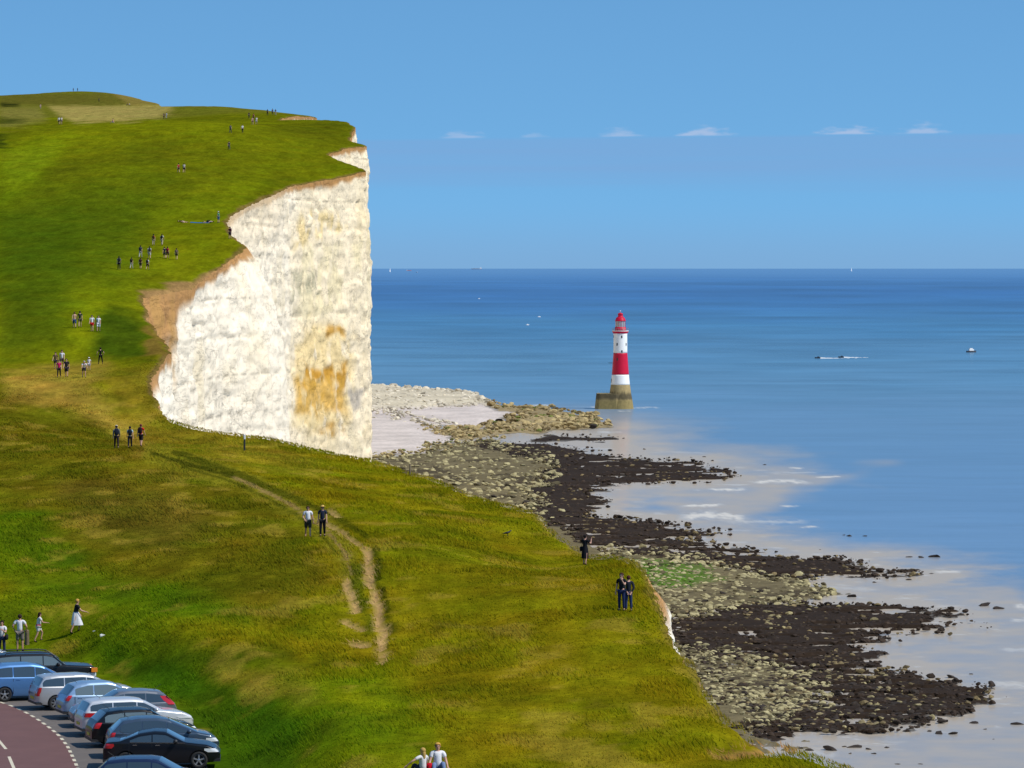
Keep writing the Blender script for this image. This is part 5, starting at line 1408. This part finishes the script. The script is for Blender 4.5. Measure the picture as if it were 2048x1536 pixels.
    if bag:
        sp_ = J['pel'] + Vector((-.24, -.02, .0))
        def bg(b):
            vs = bm_box(b, -.05, .05, -.15, .15, -.16, .12, Matrix.Translation(sp_))
            bmesh.ops.bevel(b, geom=b.edges[:], offset=.03, segments=2, affect='EDGES')
        bo = simple('shoulder_bag', bg, cloth(bag), e, True)
        simple('strap', lambda b: bm_tube(b, [sp_ + Vector((0, 0, .1)), J['chest'] + Vector((-.17, .0, .02)), J['nb'] + Vector((.06, .03, .07))], .014, 5), cloth(bag), bo)
    return e
WK1 = dict(L=(22, 8, 2), Rr=(-16, 14, 2), aL=(-18, 8, 15), aR=(20, 8, 20))
WK2 = dict(L=(-16, 16, 2), Rr=(20, 6, 2), aL=(18, 8, 20), aR=(-16, 8, 12))
ST = dict(L=(2, 2, 4), Rr=(-2, 2, 4), aL=(4, 8, 14), aR=(2, 8, 14))
TOW = 180
# --- close to the camera
person(616, 1074, 'man in loose white shirt and dark patterned shorts walking on the path', 1.78, TOW + 4, (238, 238, 245), (74, 68, 56), 'long_shorts', hair=(70, 36, 26), L=(14, 6, 3), Rr=(-12, 22, 3), aL=(-8, 14, 12), aR=(2, 22, 52), inR=.7, near=True, glasses=True, fat=1.12, shoes=(170, 130, 100))
person(645, 1073, 'man in straw hat, navy polo shirt and black trousers beside the white-shirted man', 1.80, TOW, (36, 44, 66), (20, 20, 26), hair=(60, 40, 30), hat=((222, 184, 100), 'brim'), L=(-10, 14, 1), Rr=(14, 5, 1), aL=(10, 7, 10), aR=(-6, 7, 10), near=True, fat=1.05)
w = person(1170, 1130, 'woman in a black dress with a dark shoulder bag, hands raised to her face', 1.68, -35, (24, 24, 32), (22, 22, 30), 'skirt', hair=(30, 22, 22), L=(8, 6, 5), Rr=(-8, 8, 5), aL=(48, 14, 100), aR=(48, 14, 100), inw=.35, near=True, bag=(24, 24, 30), shoes=(60, 44, 36))
person(1243, 1222, 'long-haired person in black T-shirt and jeans holding a hand to the face', 1.76, TOW - 22, (26, 26, 32), (34, 46, 84), hair=(70, 40, 28), hairlen='long', L=(2, 3, 3), Rr=(-2, 3, 3), aL=(42, 8, 112), aR=(-2, 10, 8), inL=.45, near=True, glasses=True)
person(1257, 1223, 'person in dark jacket and jeans seen from behind, hands clasped at the back', 1.66, 12, (34, 38, 50), (40, 54, 92), sleeve='long', hair=(84, 40, 30), L=(2, 4, 3), Rr=(-3, 3, 3), aL=(-22, 12, 10), aR=(-22, 12, 10), inw=.75, near=True)
def seat_pos(px, pytop, sit_h):
    D = np.arange(118, 160, .05); x_ = (px - CX) / F * D; z_ = turf_z(x_, D)
    i = int(np.argmin(np.abs(project(x_, D, z_ + sit_h)[1] - pytop))); return (float(x_[i]), float(D[i]), float(z_[i]))
person(0, 0, 'long-haired blonde girl in a white top sitting at the bottom edge', 1.55, 40, (236, 232, 234), (60, 60, 70), 'trousers', hair=(196, 160, 92), hairlen='long', L=(128, 98, 6), Rr=(124, 96, 6), aL=(25, 60, 20), aR=(20, 15, 40), near=True, sit=True, pos=seat_pos(845, 1508, .76))
person(0, 0, 'woman with short blonde hair and white T-shirt sitting beside the red bag', 1.74, TOW + 6, (244, 242, 246), (120, 140, 180), 'trousers', hair=(214, 164, 80), L=(126, 98, 8), Rr=(122, 92, 8), aL=(18, 16, 30), aR=(18, 16, 30), near=True, sit=True, fat=1.12, pos=seat_pos(875, 1499, .86))
rbx, rby, rbz = seat_pos(859, 1526, .45)
def redbag(b):
    rr = []
    for z_, k in ((0, .9), (.05, 1.0), (.28, .95), (.40, .7), (.45, .35)):
        rr.append([b.verts.new((.17 * k * math.cos(a_), .11 * k * math.sin(a_), z_)) for a_ in [2 * math.pi * q / 14 for q in range(14)]])
    for A, B in zip(rr[:-1], rr[1:]):
        for k in range(14): b.faces.new((A[k], A[(k + 1) % 14], B[(k + 1) % 14], B[k]))
    b.faces.new(list(reversed(rr[0]))); b.faces.new(rr[-1])
rb_ = empty('rucksack', (rbx, rby, rbz)); tag(rb_, 'bright red rucksack on the grass between the two seated women', 'bag')
simple('bag_body', redbag, cloth((206, 16, 40)), rb_, True)
simple('strap', lambda b: bm_tube(b, [(-.06, -.11, .05), (-.07, -.17, .2), (-.05, -.09, .38)], .014, 5), cloth((60, 20, 24)), rb_)
CP_ = lambda px, D: ((px - CX) / F * D, D, float(turf_z((px - CX) / F * D, D)))
person(4, 0, 'woman in white top with a dark bag strap at the left edge', 1.66, TOW - 10, (240, 236, 240), (40, 50, 84), hair=(48, 30, 24), hairlen='long', near=True, aL=(30, 10, 90), aR=(26, 10, 80), inw=.5, bag=(30, 30, 40), pos=turf_hit(4, 1312))
person(40, 0, 'man in white T-shirt and grey shorts standing with hands on hips', 1.76, -5, (240, 240, 246), (132, 122, 116), 'long_shorts', hair=(56, 40, 34), near=True, aL=(-18, 32, 62), aR=(-18, 32, 62), inw=.55, fat=1.1, pos=turf_hit(40, 1303))
person(77, 0, 'long-haired girl in white with a pink waist wrap striding to the right', 1.45, -72, (242, 236, 240), (236, 232, 238), 'shorts', hair=(58, 34, 28), hairlen='long', L=(38, 50, 2), Rr=(-12, 14, 2), aL=(-20, 8, 20), aR=(30, 8, 55), near=True, lean=8, scarf=(240, 110, 120), pos=turf_hit(77, 1283))
person(151, 0, 'short-haired blonde woman in black T-shirt and white skirt striding uphill', 1.68, -72, (40, 40, 42), (238, 238, 244), 'skirt', hair=(206, 158, 78), L=(42, 54, 2), Rr=(-14, 10, 2), aL=(10, 8, 30), aR=(34, 8, 40), near=True, lean=10, pos=turf_hit(151, 1266))
# --- on the path towards the cliff
person(233, 897, 'walker with pale hat, grey shirt and dark backpack, leftmost of the three on the path', 1.78, 8, (128, 128, 122), (50, 38, 40), hat=((196, 184, 160), 'cap'), pack=(36, 42, 56), sleeve='long', **WK1)
person(260, 896, 'walker in pale blue top with dark bag, middle of the three on the path', 1.66, 4, (176, 204, 214), (30, 32, 44), hair=(30, 24, 24), pack=(30, 36, 48), **WK2)
person(282, 893, 'walker in bright red top and dark shorts, right of the three on the path', 1.72, -14, (214, 30, 36), (40, 34, 38), 'long_shorts', hair=(120, 60, 50), pack=(52, 34, 40), **WK1)
person(118, 755, 'walker in magenta top and dark trousers at the front of the path group', 1.66, TOW, (206, 30, 104), (34, 28, 34), hair=(60, 36, 28), **WK2)
person(133, 754, 'heavy man in dark shirt and shorts beside the magenta top', 1.76, TOW, (42, 36, 42), (58, 50, 58), 'long_shorts', fat=1.15, **WK1)
person(111, 738, 'dark-haired walker in brown top behind the magenta top', 1.66, TOW, (104, 84, 66), (60, 56, 60), 'shorts', hair=(34, 24, 22), hairlen='long', **WK1)
person(124, 736, 'walker in white T-shirt behind the man in dark shirt', 1.76, TOW, (232, 230, 236), (90, 80, 80), 'shorts', hair=(70, 50, 40), **WK2)
person(168, 755, 'person in white top and navy shorts bending forward on the path', 1.70, TOW + 10, (236, 234, 238), (44, 48, 72), 'shorts', hair=(190, 176, 170), lean=42, L=(6, 10, 4), Rr=(-6, 10, 4), aL=(50, 8, 10), aR=(50, 8, 10))
person(178, 741, 'small child in white with a white sun hat behind the bending person', 1.25, TOW, (238, 232, 236), (232, 224, 230), 'shorts', hat=((244, 240, 244), 'brim'), **ST)
person(201, 728, 'person all in black standing legs apart with hands on hips', 1.62, 20, (20, 20, 24), (18, 18, 22), L=(0, 0, 10), Rr=(0, 0, 12), aL=(-8, 40, 50), aR=(-8, 40, 50), inw=.5)
person(149, 656, 'bare-chested man in blue shorts walking down the slope', 1.74, 8, low=(60, 80, 128), legs='long_shorts', bare=True, hair=(100, 66, 44), **WK1)
person(160, 655, 'walker in dark green top beside the bare-chested man', 1.78, 6, (52, 60, 56), (92, 84, 70), 'shorts', **WK2)
person(184, 663, 'walker in white T-shirt and red shorts', 1.76, TOW, (240, 238, 242), (214, 30, 40), 'shorts', hair=(60, 44, 36), **WK1)
person(197, 663, 'walker in white T-shirt and white shorts beside the red shorts', 1.70, TOW, (240, 240, 244), (230, 230, 236), 'long_shorts', hair=(80, 70, 64), **WK2)
# --- party of walkers on the mown slope, seen from behind
GRP = 'walking party on the mown slope'
for (px, py, lab, h, tp, lo, lg, pk, ps) in (
    (238, 540, 'tall walker in grey and black, leftmost of the lowest row of the walking party', 1.78, (120, 120, 128), (26, 26, 34), 'trousers', (36, 38, 46), WK1),
    (263, 538, 'short walker with pale trousers, second in the lowest row of the party', 1.5, (60, 46, 42), (206, 196, 180), 'trousers', (46, 32, 32), WK2),
    (281, 538, 'walker with maroon backpack, third in the lowest row of the party', 1.5, (110, 70, 66), (50, 38, 40), 'long_shorts', (62, 28, 34), WK1),
    (295, 540, 'walker in white sleeves with dark pack, rightmost of the lowest row of the party', 1.52, (226, 222, 222), (66, 44, 44), 'long_shorts', (44, 30, 34), WK2),
    (281, 516, 'walker with slate backpack and pale trousers, left of the middle row', 1.7, (90, 90, 104), (196, 188, 176), 'trousers', (46, 50, 66), WK2),
    (299, 518, 'walker in white top and pale shorts, second in the middle row', 1.72, (234, 232, 232), (190, 184, 176), 'long_shorts', (50, 54, 66), WK1),
    (329, 517, 'walker in navy close beside the red top', 1.6, (40, 44, 66), (36, 36, 50), 'long_shorts', None, WK1),
    (335, 517, 'walker in bright red top in the middle of the party', 1.62, (206, 24, 44), (70, 34, 40), 'long_shorts', (120, 20, 36), WK2),
    (353, 520, 'walker with grey-brown pack and white socks, rightmost of the party', 1.6, (60, 60, 60), (60, 54, 54), 'shorts', (128, 104, 92), WK1),
    (307, 491, 'walker in orange top leading the party', 1.62, (226, 132, 30), (190, 170, 146), 'trousers', (70, 50, 40), WK2),
    (324, 491, 'walker in white with a dark pack beside the orange top', 1.64, (230, 228, 226), (200, 184, 160), 'trousers', (40, 42, 46), WK1)):
    person(px, py, lab, h, rng.uniform(-14, 8), tp, lo, lg, pack=pk, group=GRP, hair=(34, 26, 24), **ps)
person(437, 446, 'person in green top, blue shorts and white cap near the cliff edge', 1.74, 60, (70, 140, 104), (58, 88, 128), 'long_shorts', hat=((240, 240, 240), 'cap'), **ST)
person(460, 478, 'person in dark red top standing at the very edge of the cliff', 1.74, 30, (92, 34, 44), (40, 30, 50), 'long_shorts', pack=(70, 24, 34), **ST)
# --- far up the slope
FAR = 'distant walkers high on the down'
for (px, py, lab, tp, lo, lg, fc, ps) in (
    (357, 346, 'walker in red top, left of the pair on the open slope', (196, 60, 60), (60, 50, 54), 'shorts', 0, WK1),
    (368, 346, 'walker in white top with dark pack, right of the pair on the open slope', (214, 210, 206), (50, 50, 60), 'shorts', 0, WK2),
    (458, 300, 'lone walker in dark clothes below the white-topped walker', (54, 62, 66), (60, 74, 84), 'trousers', 0, WK1),
    (461, 266, 'walker in grey green to the left of the white-topped walker', (82, 92, 96), (50, 60, 70), 'trousers', 0, WK2),
    (485, 266, 'walker in white top and black trousers high on the slope', (240, 238, 236), (28, 26, 36), 'trousers', TOW, WK1),
    (498, 237, 'dark-clad walker on the upper slope, left of the red top', (52, 46, 50), (46, 44, 50), 'trousers', 0, WK1),
    (507, 240, 'walker in rust red top on the upper slope', (168, 72, 62), (96, 60, 56), 'trousers', 0, WK2),
    (505, 250, 'walker in pink top, left of the white pair below the rust red top', (206, 160, 150), (120, 90, 84), 'shorts', TOW, WK1),
    (513, 249, 'walker in white, right of the pink top on the upper slope', (236, 232, 230), (200, 196, 200), 'shorts', TOW, WK2),
    (535, 231, 'dark figure left of the two at the far cliff edge', (40, 44, 66), (36, 36, 50), 'trousers', 0, ST),
    (545, 230, 'dark figure in navy at the far cliff edge', (46, 48, 70), (40, 40, 56), 'trousers', 0, ST),
    (551, 231, 'figure with pale legs, rightmost at the far cliff edge', (60, 54, 62), (190, 180, 176), 'trousers', 0, ST),
    (328, 238, 'dark walker, left of the pair below the dry field', (70, 62, 62), (56, 54, 60), 'trousers', 0, WK1),
    (333, 237, 'pale walker, right of the pair below the dry field', (176, 186, 196), (170, 170, 170), 'trousers', 0, WK2),
    (118, 249, 'walker in white, left of the close pair at far left', (236, 232, 226), (60, 56, 60), 'shorts', TOW, WK1),
    (123, 249, 'walker in cream, right of the close pair at far left', (232, 222, 206), (110, 96, 90), 'shorts', TOW, WK2),
    (81, 218, 'tiny walker in pale pink on the track at far left', (220, 180, 170), (190, 170, 160), 'trousers', TOW, WK1),
    (198, 204, 'tiny dark figure on the brow of the far hill', (50, 50, 50), (44, 44, 46), 'trousers', 0, ST)):
    person(px, py, lab, 1.74, fc + rng.uniform(-20, 20), tp, lo, lg, group=FAR, hair=(44, 32, 28), **ps)
def skyline(px, D0=1500, D1=2500):
    D = np.arange(D0, D1, 4.0); x = (px - CX) / F * D; z = turf_z(x, D)
    i = int(np.argmax((z - HC) / D)); return float(x[i]), float(D[i]), float(z[i])
person(0, 0, 'dark figure on the skyline of the far hill, left of the pair', 1.78, 0, (30, 30, 34), (26, 26, 30), group=FAR, pos=skyline(148), **ST)
person(0, 0, 'dark figure on the skyline of the far hill, right of the pair', 1.78, 0, (34, 34, 44), (28, 28, 34), group=FAR, pos=skyline(156.5), **ST)
person(226, 247, 'person in pink sitting on the grass below the dry field', 1.7, 90, (214, 150, 140), (214, 206, 200), 'shorts', sit=True, L=(110, 80, 4), Rr=(118, 90, 4), aL=(-30, 10, 5), aR=(-30, 10, 5), group=FAR)
person(255, 211, 'dark figure sitting on the far hill, left of the white one', 1.7, 60, (40, 36, 40), (40, 40, 44), sit=True, L=(120, 95, 4), Rr=(118, 92, 4), group=FAR)
person(259, 211, 'pale figure sitting on the far hill beside the dark one', 1.7, 60, (226, 214, 206), (60, 50, 50), sit=True, L=(120, 95, 4), Rr=(118, 92, 4), group=FAR)
# --- picnic by the cliff edge
bx, by, bz = turf_hit(400, 446)
def blanket(b):
    n_ = 9; g = [[b.verts.new((-1.5 + 3.0 * i / (n_ - 1), -1.0 + 2.0 * j / (n_ - 1), float(turf_z(bx - 1.5 + 3.0 * i / (n_ - 1), by - 1 + 2.0 * j / (n_ - 1))) - bz + .03 + .02 * random.random())) for j in range(n_)] for i in range(n_)]
    for i in range(n_ - 1):
        for j in range(n_ - 1): b.faces.new((g[i][j], g[i + 1][j], g[i + 1][j + 1], g[i][j + 1]))
bl = simple('picnic_blanket', blanket, cloth((30, 110, 170)), None, True); bl.location = (bx, by, bz); tag(bl, 'blue picnic blanket spread on the grass near the cliff edge', 'blanket')
person(0, 0, 'sunbather lying on the blue picnic blanket', 1.7, -90, (230, 200, 190), (50, 50, 60), 'shorts', lie=True, L=(4, 40, 4), Rr=(2, 4, 4), pos=(bx + .4, by - .1, bz + .05))
person(0, 0, 'person lying on the grass beside the blue blanket', 1.7, 90, (60, 44, 40), (206, 180, 160), 'shorts', lie=True, L=(30, 60, 4), Rr=(2, 4, 4), pos=(bx - 1.7, by - .3, bz + .03))
dbx = bx + 1.3
db = empty('holdall', (dbx, by, float(turf_z(dbx, by)) + .03)); tag(db, 'black holdall at the right end of the blue blanket', 'bag')
def hol(b):
    bm_box(b, -.35, .35, -.18, .18, 0, .34); bmesh.ops.bevel(b, geom=b.edges[:], offset=.09, segments=3, affect='EDGES')
simple('bag_body', hol, cloth((20, 20, 26)), db, True)
simple('handle', lambda b: bm_tube(b, [(-.15, 0, .3), (-.1, 0, .46), (.1, 0, .46), (.15, 0, .3)], .015, 5), cloth((20, 20, 26)), db)

# bake the grown figures into plain meshes
bpy.context.view_layer.update()
dg = bpy.context.evaluated_depsgraph_get()
baked = [bpy.data.meshes.new_from_object(o.evaluated_get(dg)) for o, m in BAKE]
for (o, m), me in zip(BAKE, baked):
    o.modifiers.clear(); o.data = me; me.materials.clear(); me.materials.append(m)
    me.polygons.foreach_set('use_smooth', np.full(len(me.polygons), True))

# ================================================================== SMALL THINGS
m_wood = mat('weathered_wood', lin((120, 104, 84), .8), .9, var=.25, vscale=8, bump=.01, bscale=20)
def post(px, py, h, r_, label, cap=None):
    x, y, z = turf_hit(px, py)
    e = empty('marker_post', (x, y, z)); tag(e, label, 'post')
    simple('shaft', lambda b: bm_lathe(b, [(r_, -.2), (r_ * 1.02, 0), (r_ * .95, h * .96), (r_ * .6, h)], 8), m_wood if cap is None else m_trim, e)
    if cap: simple('cap', lambda b: bm_lathe(b, [(r_ * 1.15, h * .72), (r_ * 1.15, h * .99), (r_ * .8, h * 1.02)], 8), mat('post_white', (.75, .75, .74), .6), e)
post(489, 901, 1.25, .07, 'thin dark marker post with white head on the grass before the cliff', True)
post(820, 949, .8, .05, 'small dark post at the grass edge above the pale rocks')
post(54, 1290, .75, .11, 'short wooden post behind the man in grey shorts')
# crow
cx_, cy_, cz_ = turf_hit(1015, 1072)
cr = empty('crow', (cx_, cy_, cz_), R(15)); tag(cr, 'black crow standing alone on the grass', 'bird')
m_crow = mat('crow_black', (.012, .012, .016), .5)
P = [(-.30, 0, .16, .012), (-.14, 0, .18, .045), (0, 0, .20, .075), (.11, 0, .24, .055), (.17, 0, .31, .042), (.21, 0, .335, .038), (.27, 0, .325, .012)]
BAKE.clear()
skin_obj('body', P, [(i, i + 1) for i in range(6)], m_crow, cr, 1, 2)
for s in (-1, 1):
    simple('leg', lambda b: bm_tube(b, [(.0, s * .04, .16), (.01, s * .04, .06), (-.0, s * .04, -.03)], .012, 5), m_crow, cr)
    skin_obj('wing', [(.08, s * .065, .24, .02), (-.06, s * .075, .22, .035), (-.28, s * .04, .17, .01)], [(0, 1), (1, 2)], m_crow, cr)
bpy.context.view_layer.update(); dg = bpy.context.evaluated_depsgraph_get()
baked = [bpy.data.meshes.new_from_object(o.evaluated_get(dg)) for o, m in BAKE]
for (o, m), me in zip(BAKE, baked):
    o.modifiers.clear(); o.data = me; me.materials.clear(); me.materials.append(m)
# scraps of litter on the bank
for px, py, sz, lab in ((205, 1285, .16, 'white scrap of litter, larger of the two on the bank'), (188, 1274, .08, 'tiny white scrap of litter left of the larger one')):
    x, y, z = turf_hit(px, py)
    def lt(b):
        vs = [b.verts.new((random.uniform(-1, 1) * sz, random.uniform(-1, 1) * sz, .25 + random.random() * sz)) for _ in range(9)]
        bmesh.ops.convex_hull(b, input=vs)
    o = simple('litter', lt, m_hull_w); o.location = (x, y, z); tag(o, lab, 'litter', 'litter on the bank')
